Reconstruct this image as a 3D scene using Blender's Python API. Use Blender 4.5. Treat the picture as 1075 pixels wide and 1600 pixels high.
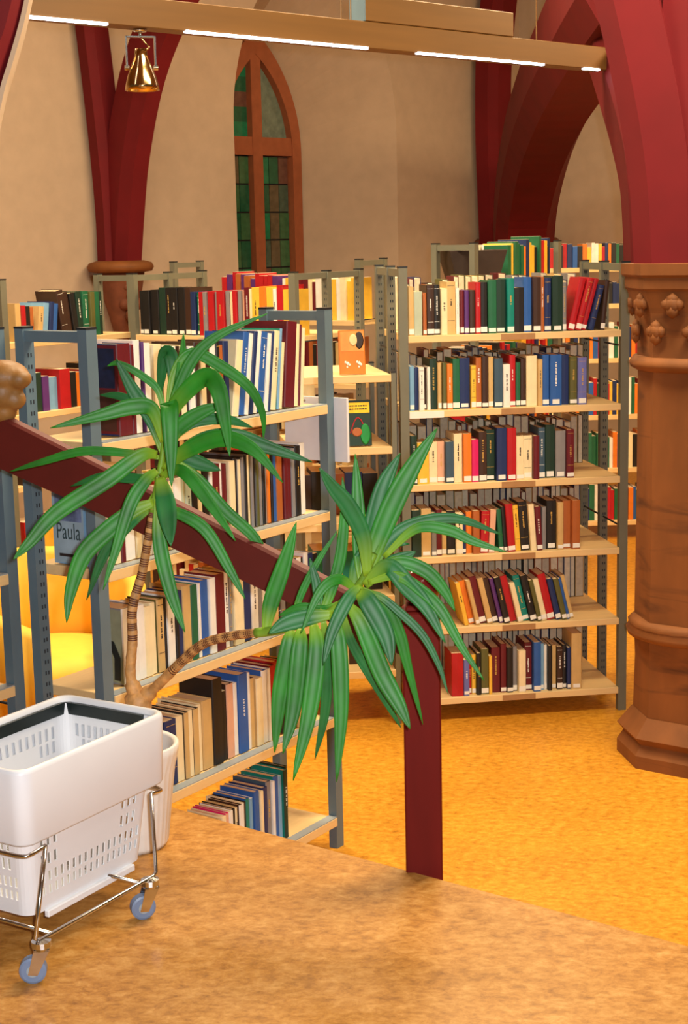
import bpy, bmesh, math, random
from mathutils import Vector, Matrix
from mathutils.geometry import tessellate_polygon
random.seed(7)
for o in list(bpy.data.objects): bpy.data.objects.remove(o)
S = bpy.context.scene
COL = S.collection

# ------------------------------------------------------------------ camera
FPX, PITCH, ROLL, HC = 2444.0, .1714, .0222, 2.037
IW, IH = 1075, 1600
FW = Vector((0, math.cos(PITCH), -math.sin(PITCH)))
UP = Vector((0, math.sin(PITCH), math.cos(PITCH)))
RT = Vector((1, 0, 0))
CAM = Vector((0, 0, HC))
cr, sr = math.cos(ROLL), math.sin(ROLL)
cd = bpy.data.cameras.new('camera'); cam = bpy.data.objects.new('camera', cd); COL.objects.link(cam)
R_ = RT*cr - UP*sr; U_ = RT*sr + UP*cr
m = Matrix((R_, U_, -FW)).transposed().to_4x4(); m.translation = CAM
cam.matrix_world = m
cd.sensor_fit = 'HORIZONTAL'; cd.sensor_width = 36; cd.lens = FPX/IW*36; cd.clip_end = 200
S.camera = cam

# ------------------------------------------------------------------ world, lights, exposure
w = bpy.data.worlds.new('world'); S.world = w; w.use_nodes = True
w.node_tree.nodes['Background'].inputs[0].default_value = (1.0, .74, .45, 1)
w.node_tree.nodes['Background'].inputs[1].default_value = .10
S.view_settings.view_transform = 'Standard'; S.view_settings.look = 'None'
S.view_settings.gamma = 1; S.view_settings.use_curve_mapping = False
S.view_settings.exposure = 0.0

def area(name, loc, target, size, size_y, power, col):
    l = bpy.data.lights.new(name, 'AREA'); l.shape = 'RECTANGLE'; l.size = size; l.size_y = size_y
    l.energy = power; l.color = col
    o = bpy.data.objects.new(name, l); COL.objects.link(o); o.location = loc
    o.rotation_euler = (Vector(target)-Vector(loc)).to_track_quat('-Z', 'Y').to_euler()
    return o
WARM = (1.0, .80, .52)
# warm ceiling lamps of the reading room, hung above the frame; the last is an added fill
area('ceiling_lamp_front', (1.2, 4.6, 4.2), (1.0, 5.2, 0), 2.2, .5, 210, WARM)
area('ceiling_lamp_aisle', (-1.2, 6.9, 4.4), (-1.0, 7.2, 0), 2.2, .5, 190, WARM)
area('ceiling_lamp_rear', (1.3, 8.6, 4.6), (1.2, 8.8, 0), 2.0, .5, 170, (1.0, .74, .42))
area('ceiling_lamp_landing', (.8, 1.2, 4.0), (.2, 2.6, .6), 1.2, .6, 14, (1.0, .9, .75))
area('arch_fill_light', (2.9, 7.4, 3.7), (1.3, 12, 2.2), 1.2, .5, 110, (1.0, .66, .34))  # added fill out of view, brightens the rear red arch and right wall
# the flash fired beside the lens
fl = bpy.data.lights.new('camera_flash', 'SPOT'); fl.energy = 380; fl.color = (.97, .98, 1.0); fl.shadow_soft_size = .025
fl.spot_size = math.radians(75); fl.spot_blend = .6
fo = bpy.data.objects.new('camera_flash', fl); COL.objects.link(fo); fo.location = (.07, .0, HC+.05)
fo.rotation_euler = FW.to_track_quat('-Z', 'Y').to_euler()

# ------------------------------------------------------------------ pixel helpers
def ray(x, y):
    a, b = x-IW/2, y-IH/2
    u = cr*a - sr*b; v = sr*a + cr*b
    return FW + RT*(u/FPX) - UP*(v/FPX)
def onz(x, y, z):
    d = ray(x, y); return CAM + d*((z-HC)/d.z)
def aty(x, y, Y):
    d = ray(x, y); return CAM + d*(Y/d.y)
def onplane(x, y, P, n):
    d = ray(x, y); return CAM + d*((Vector(P)-CAM).dot(n)/d.dot(n))

# ------------------------------------------------------------------ materials
MATS = {}
def s2l(c):
    return tuple((v/12.92 if v <= .04045 else ((v+.055)/1.055)**2.4) for v in [q/255 for q in c])
def mat(name, rgb, rough=.55, metal=0.0, var=.12, scale=30, bump=0.0, spec=.5, stretch=None):
    if name in MATS: return MATS[name]
    M = bpy.data.materials.new(name); M.use_nodes = True
    nt = M.node_tree; b = nt.nodes['Principled BSDF']
    c = s2l(rgb)
    tc = nt.nodes.new('ShaderNodeTexCoord'); mp = nt.nodes.new('ShaderNodeMapping')
    if stretch: mp.inputs['Scale'].default_value = stretch
    nz = nt.nodes.new('ShaderNodeTexNoise'); nz.inputs['Scale'].default_value = scale; nz.inputs['Detail'].default_value = 5
    rm = nt.nodes.new('ShaderNodeValToRGB')
    rm.color_ramp.elements[0].position = .3; rm.color_ramp.elements[1].position = .7
    rm.color_ramp.elements[0].color = tuple(v*(1-var) for v in c)+(1,)
    rm.color_ramp.elements[1].color = tuple(min(1, v*(1+var)) for v in c)+(1,)
    nt.links.new(tc.outputs['Object'], mp.inputs[0]); nt.links.new(mp.outputs[0], nz.inputs['Vector'])
    nt.links.new(nz.outputs['Fac'], rm.inputs[0]); nt.links.new(rm.outputs[0], b.inputs['Base Color'])
    b.inputs['Roughness'].default_value = rough; b.inputs['Metallic'].default_value = metal
    b.inputs['Specular IOR Level'].default_value = spec
    if bump:
        bp = nt.nodes.new('ShaderNodeBump'); bp.inputs['Strength'].default_value = bump; bp.inputs['Distance'].default_value = .01
        nt.links.new(nz.outputs['Fac'], bp.inputs['Height']); nt.links.new(bp.outputs[0], b.inputs['Normal'])
    MATS[name] = M; return M
def emit(name, rgb, st):
    M = bpy.data.materials.new(name); M.use_nodes = True
    nt = M.node_tree; b = nt.nodes['Principled BSDF']
    b.inputs['Emission Color'].default_value = s2l(rgb)+(1,); b.inputs['Emission Strength'].default_value = st
    nz = nt.nodes.new('ShaderNodeTexNoise'); nz.inputs['Scale'].default_value = 40
    mm = nt.nodes.new('ShaderNodeMath'); mm.operation = 'MULTIPLY_ADD'; mm.inputs[1].default_value = st*.3; mm.inputs[2].default_value = st*.85
    nt.links.new(nz.outputs['Fac'], mm.inputs[0]); nt.links.new(mm.outputs[0], b.inputs['Emission Strength'])
    return M
def linoleum(name, stops):
    M = bpy.data.materials.new(name); M.use_nodes = True
    nt = M.node_tree; b = nt.nodes['Principled BSDF']
    tc = nt.nodes.new('ShaderNodeTexCoord'); mp = nt.nodes.new('ShaderNodeMapping')
    mp.inputs['Rotation'].default_value = (0, 0, .35); mp.inputs['Scale'].default_value = (1, 1.4, 1)
    n1 = nt.nodes.new('ShaderNodeTexNoise'); n1.inputs['Scale'].default_value = 30; n1.inputs['Detail'].default_value = 9; n1.inputs['Roughness'].default_value = .72
    n1.inputs['Distortion'].default_value = .25
    r1 = nt.nodes.new('ShaderNodeValToRGB')
    e = r1.color_ramp.elements; e[0].position = .30; e[1].position = .68
    e[0].color = s2l(stops[0])+(1,); e[1].color = s2l(stops[2])+(1,)
    q = e.new(.49); q.color = s2l(stops[1])+(1,)
    n2 = nt.nodes.new('ShaderNodeTexNoise'); n2.inputs['Scale'].default_value = 2.2; n2.inputs['Detail'].default_value = 3
    mx = nt.nodes.new('ShaderNodeMix'); mx.data_type = 'RGBA'; mx.blend_type = 'OVERLAY'; mx.inputs['Factor'].default_value = .3
    nt.links.new(tc.outputs['Object'], mp.inputs[0]); nt.links.new(mp.outputs[0], n1.inputs['Vector']); nt.links.new(tc.outputs['Object'], n2.inputs['Vector'])
    nt.links.new(n1.outputs['Fac'], r1.inputs[0]); nt.links.new(r1.outputs[0], mx.inputs['A']); nt.links.new(n2.outputs['Fac'], mx.inputs['B'])
    nt.links.new(mx.outputs['Result'], b.inputs['Base Color'])
    b.inputs['Roughness'].default_value = .38; b.inputs['Specular IOR Level'].default_value = .35
    return M
M_FLOOR = linoleum('linoleum_lower', ((162, 104, 22), (206, 142, 38), (228, 168, 62)))
M_LAND = linoleum('linoleum_landing', ((138, 90, 36), (180, 126, 56), (204, 156, 88)))
M_WALL = mat('plaster', (190, 170, 148), .9, var=.05, scale=9, bump=.12, spec=.2)
M_RED = mat('red_rib_paint', (104, 14, 22), .75, var=.1, scale=5, bump=.08, spec=.3)
M_STONE = mat('brown_sandstone', (126, 76, 36), .7, var=.22, scale=7, bump=.35, stretch=(1, 1, .35), spec=.35)
def veins(M, rgb):
    nt = M.node_tree; b = nt.nodes['Principled BSDF']; src = b.inputs['Base Color'].links[0].from_socket
    tc = nt.nodes.new('ShaderNodeTexCoord'); mp = nt.nodes.new('ShaderNodeMapping'); mp.inputs['Rotation'].default_value = (.0, .9, .3); mp.inputs['Scale'].default_value = (1.0, 1.0, 7)
    nz = nt.nodes.new('ShaderNodeTexNoise'); nz.inputs['Scale'].default_value = 1.6; nz.inputs['Detail'].default_value = 7; nz.inputs['Distortion'].default_value = 1.2
    rp = nt.nodes.new('ShaderNodeValToRGB'); e = rp.color_ramp.elements; e[0].position = .56; e[1].position = .72; e[0].color = (1, 1, 1, 1); e[1].color = (0, 0, 0, 1)
    rp.color_ramp.elements[0].color = (0, 0, 0, 1); rp.color_ramp.elements[1].color = (1, 1, 1, 1)
    mx = nt.nodes.new('ShaderNodeMix'); mx.data_type = 'RGBA'; mx.inputs['B'].default_value = s2l(rgb)+(1,)
    nt.links.new(tc.outputs['Object'], mp.inputs[0]); nt.links.new(mp.outputs[0], nz.inputs['Vector']); nt.links.new(nz.outputs['Fac'], rp.inputs[0]); nt.links.new(rp.outputs[0], mx.inputs['Factor'])
    nt.links.new(src, mx.inputs['A']); nt.links.new(mx.outputs['Result'], b.inputs['Base Color'])
veins(M_STONE, (78, 46, 26))
M_STONED = mat('dark_sandstone', (112, 62, 40), .8, var=.2, scale=12, bump=.4)
M_STEEL = mat('blue_grey_enamel', (96, 118, 130), .45, var=.06, scale=10)
M_STEELD = mat('olive_grey_enamel', (112, 112, 96), .5, var=.06, scale=10)
M_SLOT = mat('slot_dark', (40, 48, 56), .8, var=.05)
M_CAP = mat('black_plastic', (28, 30, 34), .5, var=.1)
M_BOARD = mat('birch_board', (232, 200, 142), .5, var=.05, scale=6, stretch=(1, 9, 9))
M_STRIP = mat('grey_edge_strip', (150, 160, 166), .45, var=.05)
M_TAPE = mat('brown_tape', (170, 128, 84), .5, var=.08)
M_WOODRED = mat('oxblood_wood', (104, 22, 16), .6, var=.18, scale=14, stretch=(1, 1, .12), bump=.05, spec=.15)
M_CHROME = mat('chrome', (205, 205, 205), .16, metal=1, var=.03)
M_BRASS = mat('polished_brass', (206, 172, 118), .14, metal=1, var=.05)
M_PLAST = mat('white_plastic', (226, 228, 232), .4, var=.02, scale=8)
M_WHEEL = mat('blue_grey_rubber', (112, 130, 160), .45, var=.06)
M_HANDLE = mat('black_handle', (24, 34, 34), .35, var=.1)
M_POT = mat('white_ceramic', (232, 230, 224), .3, var=.03)
M_SOIL = mat('soil', (52, 36, 24), .95, var=.4, scale=60, bump=.6)
def leafmat(name, rgb):
    M = mat(name, rgb, .5, var=.3, scale=14); nt = M.node_tree; b = nt.nodes['Principled BSDF']
    src = b.inputs['Base Color'].links[0].from_socket
    at = nt.nodes.new('ShaderNodeAttribute'); at.attribute_name = 'along'
    rp = nt.nodes.new('ShaderNodeValToRGB'); rp.color_ramp.elements[0].color = (1, 1, 1, 1); rp.color_ramp.elements[1].color = (0, 0, 0, 1); rp.color_ramp.elements[1].position = .3
    mx = nt.nodes.new('ShaderNodeMix'); mx.data_type = 'RGBA'; mx.inputs['B'].default_value = s2l((142, 178, 40))+(1,)
    nt.links.new(at.outputs['Fac'], rp.inputs[0]); nt.links.new(rp.outputs[0], mx.inputs['Factor']); nt.links.new(src, mx.inputs['A']); nt.links.new(mx.outputs['Result'], b.inputs['Base Color'])
    return M
M_LEAF = leafmat('leaf_green', (34, 122, 24)); M_LEAFD = leafmat('leaf_dark', (26, 104, 44))
M_STALK = mat('stalk_lime', (120, 160, 44), .5, var=.2, scale=30)
M_TRUNK = mat('trunk_bark', (192, 142, 84), .55, var=.35, scale=45, bump=.4)
M_RING = mat('trunk_ring', (96, 52, 30), .6, var=.3, scale=50)
M_TANWOOD = mat('lamp_wood', (112, 78, 36), .5, var=.1, scale=6, stretch=(.3, 4, 4))
M_FRAME = mat('window_wood', (154, 88, 56), .6, var=.1, scale=14)
M_PAPER = mat('page_paper', (226, 206, 164), .9, var=.08, scale=60, stretch=(40, 1, 1))
M_WHITEL = mat('spine_label_white', (238, 236, 228), .7, var=.03)
M_GOLD = mat('gilt_title', (204, 164, 84), .4, var=.1)
M_INK = mat('dark_title', (40, 32, 30), .7, var=.1)
M_WHITEP = mat('white_board', (226, 228, 236), .6, var=.02)
M_YEL = mat('yellow_upholstery', (236, 186, 60), .7, var=.06, scale=12)
M_CARVE = mat('carved_wood', (140, 98, 48), .5, var=.25, scale=18, bump=.4)
M_DKBIN = mat('dark_bin', (52, 40, 34), .6, var=.1)
M_GLASS = []
for i, c in enumerate(((34, 92, 66), (60, 104, 70), (96, 86, 66), (104, 72, 62), (28, 120, 84), (70, 92, 80), (110, 128, 116))):
    M_GLASS.append(mat('stained_glass_%d' % i, c, .15, var=.2, scale=18))

# ------------------------------------------------------------------ mesh helpers
def link(name, me, m, parent=None, smooth=False):
    if m is not None: me.materials.append(m)
    if smooth:
        for p in me.polygons: p.use_smooth = True
    o = bpy.data.objects.new(name, me); COL.objects.link(o)
    if parent is not None: o.parent = parent
    return o
def from_bm(name, bm, m, parent=None, smooth=False):
    me = bpy.data.meshes.new(name); bm.normal_update(); bm.to_mesh(me); bm.free()
    return link(name, me, m, parent, smooth)
def bx(bm, x0, x1, y0, y1, z0, z1, M=None):
    vs = [bm.verts.new(v if M is None else M @ Vector(v)) for v in
          ((x0, y0, z0), (x1, y0, z0), (x1, y1, z0), (x0, y1, z0), (x0, y0, z1), (x1, y0, z1), (x1, y1, z1), (x0, y1, z1))]
    for f in ((3, 2, 1, 0), (4, 5, 6, 7), (0, 1, 5, 4), (1, 2, 6, 5), (2, 3, 7, 6), (3, 0, 4, 7)):
        bm.faces.new([vs[i] for i in f])
def bevel(bm, w, seg=1):
    bmesh.ops.bevel(bm, geom=bm.edges[:], offset=w, segments=seg, affect='EDGES', profile=.5)
def box(name, x0, x1, y0, y1, z0, z1, m, parent=None, bev=0):
    bm = bmesh.new(); bx(bm, min(x0, x1), max(x0, x1), min(y0, y1), max(y0, y1), z0, z1)
    if bev: bevel(bm, bev)
    return from_bm(name, bm, m, parent)
def tube_bm(bm, pts, rad, n=8, cap=True):
    pts = [Vector(p) for p in pts]; k = len(pts)
    rad = rad if isinstance(rad, (list, tuple)) else [rad]*k
    rings = []; prev = None
    for i, p in enumerate(pts):
        t = (pts[min(i+1, k-1)] - pts[max(i-1, 0)]).normalized()
        if prev is None:
            a = Vector((0, 0, 1)) if abs(t.z) < .9 else Vector((1, 0, 0)); u = t.cross(a).normalized()
        else:
            u = (prev - t*prev.dot(t)).normalized()
        prev = u; v = t.cross(u)
        rings.append([bm.verts.new(p + (u*math.cos(2*math.pi*j/n) + v*math.sin(2*math.pi*j/n))*rad[i]) for j in range(n)])
    for a, b in zip(rings, rings[1:]):
        for j in range(n): bm.faces.new((a[j], a[(j+1) % n], b[(j+1) % n], b[j]))
    if cap:
        bm.faces.new(rings[0][::-1]); bm.faces.new(rings[-1])
def tube(name, pts, rad, m, parent=None, n=8, smooth=True):
    bm = bmesh.new(); tube_bm(bm, pts, rad, n); bmesh.ops.recalc_face_normals(bm, faces=bm.faces)
    return from_bm(name, bm, m, parent, smooth)
def lathe(name, prof, m, parent=None, n=24, smooth=True, phase=0.0, loc=(0, 0, 0), squash=None):
    bm = bmesh.new(); rings = []
    for r, z in prof:
        rings.append([bm.verts.new((loc[0]+r*math.cos(2*math.pi*j/n+phase), loc[1]+r*math.sin(2*math.pi*j/n+phase), loc[2]+z)) for j in range(n)])
    for a, b in zip(rings, rings[1:]):
        for j in range(n): bm.faces.new((a[j], a[(j+1) % n], b[(j+1) % n], b[j]))
    bm.faces.new(rings[0][::-1]); bm.faces.new(rings[-1])
    bmesh.ops.recalc_face_normals(bm, faces=bm.faces)
    return from_bm(name, bm, m, parent, smooth)
def empty(name, loc=(0, 0, 0), yaw=0):
    o = bpy.data.objects.new(name, None); COL.objects.link(o); o.location = loc; o.rotation_euler = (0, 0, yaw); return o
def tag(o, label, cat=None, group=None, kind=None):
    o['label'] = label
    if cat: o['category'] = cat
    if group: o['group'] = group
    if kind: o['kind'] = kind
    return o
def spline(pts, n=6):
    """Catmull-Rom through pts"""
    P = [Vector(p) for p in pts]; P = [P[0]*2-P[1]] + P + [P[-1]*2-P[-2]]; out = []
    for i in range(1, len(P)-2):
        a, b, c, d = P[i-1:i+3]
        for k in range(n):
            t = k/n
            out.append(.5*((2*b) + (c-a)*t + (2*a-5*b+4*c-d)*t*t + (3*b-a-3*c+d)*t**3))
    out.append(P[-2]); return out

# ================================================================== SETTING
HL = .65                                    # landing height above the library floor
bm = bmesh.new(); bx(bm, -9, 12, -4, 20, -.2, 0)
tag(from_bm('floor', bm, M_FLOOR), 'golden yellow mottled linoleum floor of the lower library', kind='structure')
E1 = onz(285, 1266, HL); E2 = onz(660, 1367, HL)
ED = (E2-E1).normalized(); EN = Vector((-ED.y, ED.x, 0));
if EN.y < 0: EN = -EN
a0 = E1 - ED*.66; b0 = E1 + ED*6
bm = bmesh.new()
fp = [a0, b0, b0-EN*7, a0-EN*7]
top = [bm.verts.new((p.x, p.y, HL)) for p in fp]; bot = [bm.verts.new((p.x, p.y, 0)) for p in fp]
bm.faces.new(top); bm.faces.new(bot[::-1])
for i in range(4): bm.faces.new((top[i], bot[i], bot[(i+1) % 4], top[(i+1) % 4]))
bmesh.ops.recalc_face_normals(bm, faces=bm.faces)
LANDING = tag(from_bm('floor_landing', bm, M_LAND), 'raised landing of tan brown linoleum in the foreground', kind='structure')

# back wall with the deep window niche: u along the wall, v back
WP = Vector((-1.66, 11.5, 0)); WYAW = math.radians(45)
WD = Vector((math.cos(WYAW), math.sin(WYAW), 0)); WB = Vector((-WD.y, WD.x, 0))
def wpt(u, v, z): return WP + WD*u + WB*v + Vector((0, 0, z))
def arch(cu, half, spring, rise, sill, n=14):
    """pointed arch outline from lower left over the apex to lower right"""
    pts = [(cu-half, sill)]
    # arc centre on the springing line so that it passes (half,0) and (0,rise)
    c = (rise*rise - half*half)/(2*half); Rr = half + c
    th1 = math.atan2(rise, c)
    L = [(cu-(Rr*math.cos(th1*i/n)-c), spring+Rr*math.sin(th1*i/n)) for i in range(n+1)]
    pts += L + [(2*cu-x, z) for x, z in L[:-1][::-1]]
    pts += [(cu+half, sill)]
    return pts
CU = 2.16
outer = arch(CU, .92, 2.95, 1.5, .9)
inner = arch(CU, .50, 2.80, .99, 1.0)
WT = 5.6
rect = [(-9, 0), (4.75, 0), (4.75, WT), (-9, WT)]
bm = bmesh.new()
loops = [[Vector((x, z, 0)) for x, z in rect], [Vector((x, z, 0)) for x, z in outer]]
tri = tessellate_polygon(loops); flat = rect + outer
vs = [bm.verts.new(wpt(x, 0, z)) for x, z in flat]
for t in tri:
    try: bm.faces.new([vs[i] for i in t])
    except ValueError: pass
no = len(rect)
iv = [bm.verts.new(wpt(x, .80, z)) for x, z in inner]
ov = vs[no:]
for i in range(len(ov)): bm.faces.new((ov[i], ov[(i+1) % len(ov)], iv[(i+1) % len(iv)], iv[i]))
bmesh.ops.recalc_face_normals(bm, faces=bm.faces)
tag(from_bm('wall_back', bm, M_WALL), 'pale plaster wall with a deep pointed window niche', kind='structure')
# second wall, right of the rear pier
P2W = wpt(4.75, 0, 0)
bm = bmesh.new(); q = Vector((math.cos(math.radians(-35)), math.sin(math.radians(-35)), 0))
vs = [bm.verts.new(v) for v in (P2W, P2W+q*9, P2W+q*9+Vector((0, 0, WT)), P2W+Vector((0, 0, WT)))]
bm.faces.new(vs)
tag(from_bm('wall_right', bm, M_WALL), 'tan plaster wall seen through the arch beside the column', kind='structure')
box('ceiling', -9, 12, -4, 20, WT, WT+.2, M_WALL)
tag(bpy.data.objects['ceiling'], 'plaster vault surface high above the bookcases', kind='structure')

# window: wooden frame, mullion, transom, coloured panes
win = empty('window_1', wpt(CU, .80, 1.0), WYAW)
tag(win, 'narrow pointed window with brown wooden frame and green leaded panes', kind='structure')
def wl(u, z): return Vector((u-CU, 0, z-1.0))
def strip_between(name, A, B, y0, y1, m, parent):
    bm = bmesh.new(); n = len(A)
    ra = [[bm.verts.new((p.x, y, p.z)) for p in A] for y in (y0, y1)]; rb = [[bm.verts.new((p.x, y, p.z)) for p in B] for y in (y0, y1)]
    for i in range(n-1):
        for f in ((ra[0][i], ra[0][i+1], rb[0][i+1], rb[0][i]), (ra[1][i+1], ra[1][i], rb[1][i], rb[1][i+1]),
                  (rb[0][i], rb[0][i+1], rb[1][i+1], rb[1][i]), (ra[0][i+1], ra[0][i], ra[1][i], ra[1][i+1])): bm.faces.new(f)
    bmesh.ops.recalc_face_normals(bm, faces=bm.faces)
    return from_bm(name, bm, m, parent)
gl = arch(CU, .40, 2.80, .80, 1.0)
strip_between('window_frame', [wl(*p) for p in inner], [wl(*p) for p in gl], -.06, .05, M_FRAME, win)
TR = 2.86                                  # transom height
box('mullion', -.055, .055, -.055, .05, 0, 2.70, M_FRAME, win)
box('transom', -.41, .41, -.05, .045, TR-.09-1, TR+.06-1, M_FRAME, win)
# upper lights: two arched panes cut from the arch shape
c_ = (.80**2-.40**2)/(.8); Rg = .40+c_
def glass_half(sgn):
    pts = []
    z0 = TR+.06
    for i in range(12):
        z = z0 + (2.80+.80-z0)*i/11
        x = math.sqrt(max(0, Rg*Rg-(z-2.80)**2))-c_
        pts.append((max(x, .0), z))
    return pts
for s in (-1, 1):
    pts = [(x, z) for x, z in glass_half(s) if x > .055]
    if s > 0:
        bm = bmesh.new(); vs = [bm.verts.new((.05, .01, pts[0][1]-1))] + [bm.verts.new((x, .01, z-1)) for x, z in pts] + [bm.verts.new((.05, .01, pts[-1][1]+.03-1))]
        bm.faces.new(vs); from_bm('pane', bm, M_GLASS[6], win)
    else:
        for j in range(len(pts)-1):
            (xa, za), (xb, zb) = pts[j], pts[j+1]
            bm = bmesh.new(); vs = [bm.verts.new(v) for v in ((-.05, .01, za-1), (-xa, .01, za-1), (-xb, .01, zb-1), (-.05, .01, zb-1))]
            bm.faces.new(vs); from_bm('pane', bm, M_GLASS[(4, 0, 3, 0)[(j//2) % 4]], win)
PANE = None
for s in (-1, 1):
    for r in range(7):
        for c in range(3):
            x0 = (.062 + c*.112)*s; x1 = (.062+c*.112+.104)*s
            z1 = TR-.10-1-r*.235; z0 = z1-.222
            k = random.choice((0, 1, 2, 3, 5, 1, 4, 2))
            box('pane', x0, x1, .004, .016, max(z0, .0), z1, M_GLASS[k], win)
box('leading', -.4, .4, .017, .022, 0, TR-1, M_CAP, win)

# ------------------------------------------------------------------ vault ribs
def rib(name, base, yaw, pxs, w, d, label, m=M_RED, cham=.3):
    """sweep a chamfered bar along pixel points laid on the vertical plane through base with heading yaw"""
    dirv = Vector((math.cos(yaw), math.sin(yaw), 0)); N = Vector((-dirv.y, dirv.x, 0))
    pts = spline([onplane(x, y, base, N) for x, y in pxs], 5)
    prof = [(-w/2, -d/2), (-w/2, d/2*cham), (-w/2*(1-cham*1.2), d/2), (w/2*(1-cham*1.2), d/2), (w/2, d/2*cham), (w/2, -d/2)]
    bm = bmesh.new(); rings = []
    for i, p in enumerate(pts):
        t = (pts[min(i+1, len(pts)-1)]-pts[max(i-1, 0)]).normalized()
        B = t.cross(N).normalized()
        if B.dot(dirv) < 0: B = -B
        rings.append([bm.verts.new(p + N*a + B*b) for a, b in prof])
    k = len(prof)
    for a, b in zip(rings, rings[1:]):
        for j in range(k): bm.faces.new((a[j], a[(j+1) % k], b[(j+1) % k], b[j]))
    bm.faces.new(rings[0]); bm.faces.new(rings[-1][::-1])
    bmesh.ops.recalc_face_normals(bm, faces=bm.faces)
    return tag(from_bm(name, bm, m), label, kind='structure')
PIER1 = wpt(0, -.10, 0); PIER2 = wpt(4.45, -.18, 0)
CCX, CCY = 1.365, 5.95
COLP = Vector((CCX, CCY, 0))
rib('trim_1', PIER1, math.radians(225), [(176, 418), (172, 330), (163, 230), (152, 130), (140, 30), (130, -60)], .15, .19, 'red vault rib rising left from the wall corbel')
rib('trim_2', PIER1, math.radians(-45), [(190, 418), (195, 330), (203, 240), (223, 130), (252, 43), (292, -40)], .20, .29, 'red vault rib fanning right behind the spotlight')
y2 = math.atan2(COLP.y-PIER2.y, COLP.x-PIER2.x)
rib('trim_3', PIER2, math.radians(225), [(774, 380), (771, 300), (768, 200), (769, 95), (777, 0), (786, -60)], .22, .28, 'slim red wall rib above the rear pier')
rib('trim_4', PIER2, y2, [(818, 384), (824, 310), (842, 226), (872, 150), (905, 90), (948, 20), (990, -40)], .50, .44, 'broad red arch rib springing from the rear pier')
rib('trim_5', COLP, y2, [(1030, 420), (1027, 330), (1020, 250), (1003, 180), (980, 110), (958, 50), (930, -20)], .26, .30, 'red arch rib leaning left from the stone column')
rib('trim_6', COLP, math.radians(150), [(1052, 420), (1046, 300), (1034, 200), (1015, 100), (992, 0), (975, -60)], .27, .25, 'red rib rising straight above the stone column')
rib('trim_7', COLP, math.radians(-40), [(1106, 420), (1107, 250), (1108, 100), (1112, 0), (1118, -60)], .27, .25, 'red rib at the right edge above the column')
NB = aty(0, 60, 4.6)
rib('trim_8', NB, math.radians(12), [(-76, 420), (-62, 300), (-46, 200), (-24, 115), (-2, 50), (10, 0), (18, -50)], .30, .115, 'near red arch rib at the top left corner')
rib('trim_9', NB+Vector((0, .05, 0)), math.radians(12), [(-28, 420), (-20, 300), (-8, 215), (5, 150), (17, 110), (34, 50), (45, 0), (54, -50)], .34, .02, 'tan plaster edge along the near red arch', m=M_WALL)

# corbel and rear capital
cb = empty('trim_10', (PIER1.x+.03, PIER1.y-.10, 1.35)); tag(cb, 'brown carved stone corbel under the left vault ribs', kind='structure')
lathe('bracket', [(.03, 0), (.07, .08), (.10, .2), (.145, .36), (.16, .44), (.17, .5)], M_STONED, cb, 16)
lathe('top_ring', [(.16, .5), (.225, .51), (.24, .54), (.225, .57), (.17, .585)], M_STONE, cb, 24)
bm = bmesh.new()
for k, (dx, dz, r) in enumerate(((0, .34, .035), (-.045, .28, .045), (.045, .28, .045), (0, .2, .05), (-.03, .4, .03), (.03, .4, .03))):
    bmesh.ops.create_icosphere(bm, subdivisions=2, radius=r, matrix=Matrix.Translation((dx+.08, -.12+.1*(.4-dz), dz)))
from_bm('carved_figure', bm, M_STONED, cb, True)
rc = empty('trim_11', (PIER2.x, PIER2.y, 0)); tag(rc, 'dark stone pier and capital behind the rear bookcases', kind='structure')
lathe('pier_shaft', [(.26, 0), (.26, 1.55), (.27, 1.6)], M_STONED, rc, 12, False)
lathe('pier_capital', [(.27, 1.6), (.28, 1.7), (.34, 1.84), (.42, 1.93), (.42, 2.0), (.38, 2.03)], M_STONED, rc, 12, False)

# stone column at the right
col = empty('stone_column', (CCX, CCY, 0)); tag(col, 'brown marbled stone column with carved capital and octagonal foot', 'column')
OC = math.radians(22.5+8)
lathe('foot', [(.30, 0), (.30, .05), (.275, .09), (.30, .12), (.245, .19)], M_STONE, col, 8, False, OC)
lathe('lower_shaft', [(.238, .19), (.232, .40), (.236, .49)], M_STONE, col, 8, False, OC)
lathe('collar', [(.236, .49), (.262, .50), (.27, .52), (.255, .54), (.262, .55), (.236, .57)], M_STONE, col, 24)
lathe('shaft', [(.236, .57), (.232, 1.0), (.232, 1.54)], M_STONE, col, 8, False, OC)
lathe('neck_ring', [(.236, 1.53), (.262, 1.545), (.268, 1.56), (.25, 1.585)], M_STONE, col, 24)
lathe('capital', [(.236, 1.58), (.236, 1.66), (.25, 1.75), (.275, 1.83), (.285, 1.84), (.285, 1.88), (.30, 1.89), (.30, 1.93)], M_STONE, col, 8, False, OC)
random.seed(3)
for lev, zz, n, off in ((0, 1.66, 10, 0), (1, 1.76, 10, .5)):
    for k in range(n):
        a = 2*math.pi*(k+off)/n
        bm = bmesh.new()
        for dx, dz, r in ((0, 0, .03), (-.024, .022, .024), (.024, .022, .024), (0, .04, .026), (0, .022, .034)):
            bmesh.ops.create_icosphere(bm, subdivisions=1, radius=r, matrix=Matrix.Rotation(a, 4, 'Z') @ Matrix.Translation((.245+.012*lev, dx, zz+dz)) @ Matrix.Diagonal((.6, 1, 1, 1)))
        from_bm('carved_leaf', bm, M_STONE, col, True)

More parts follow.
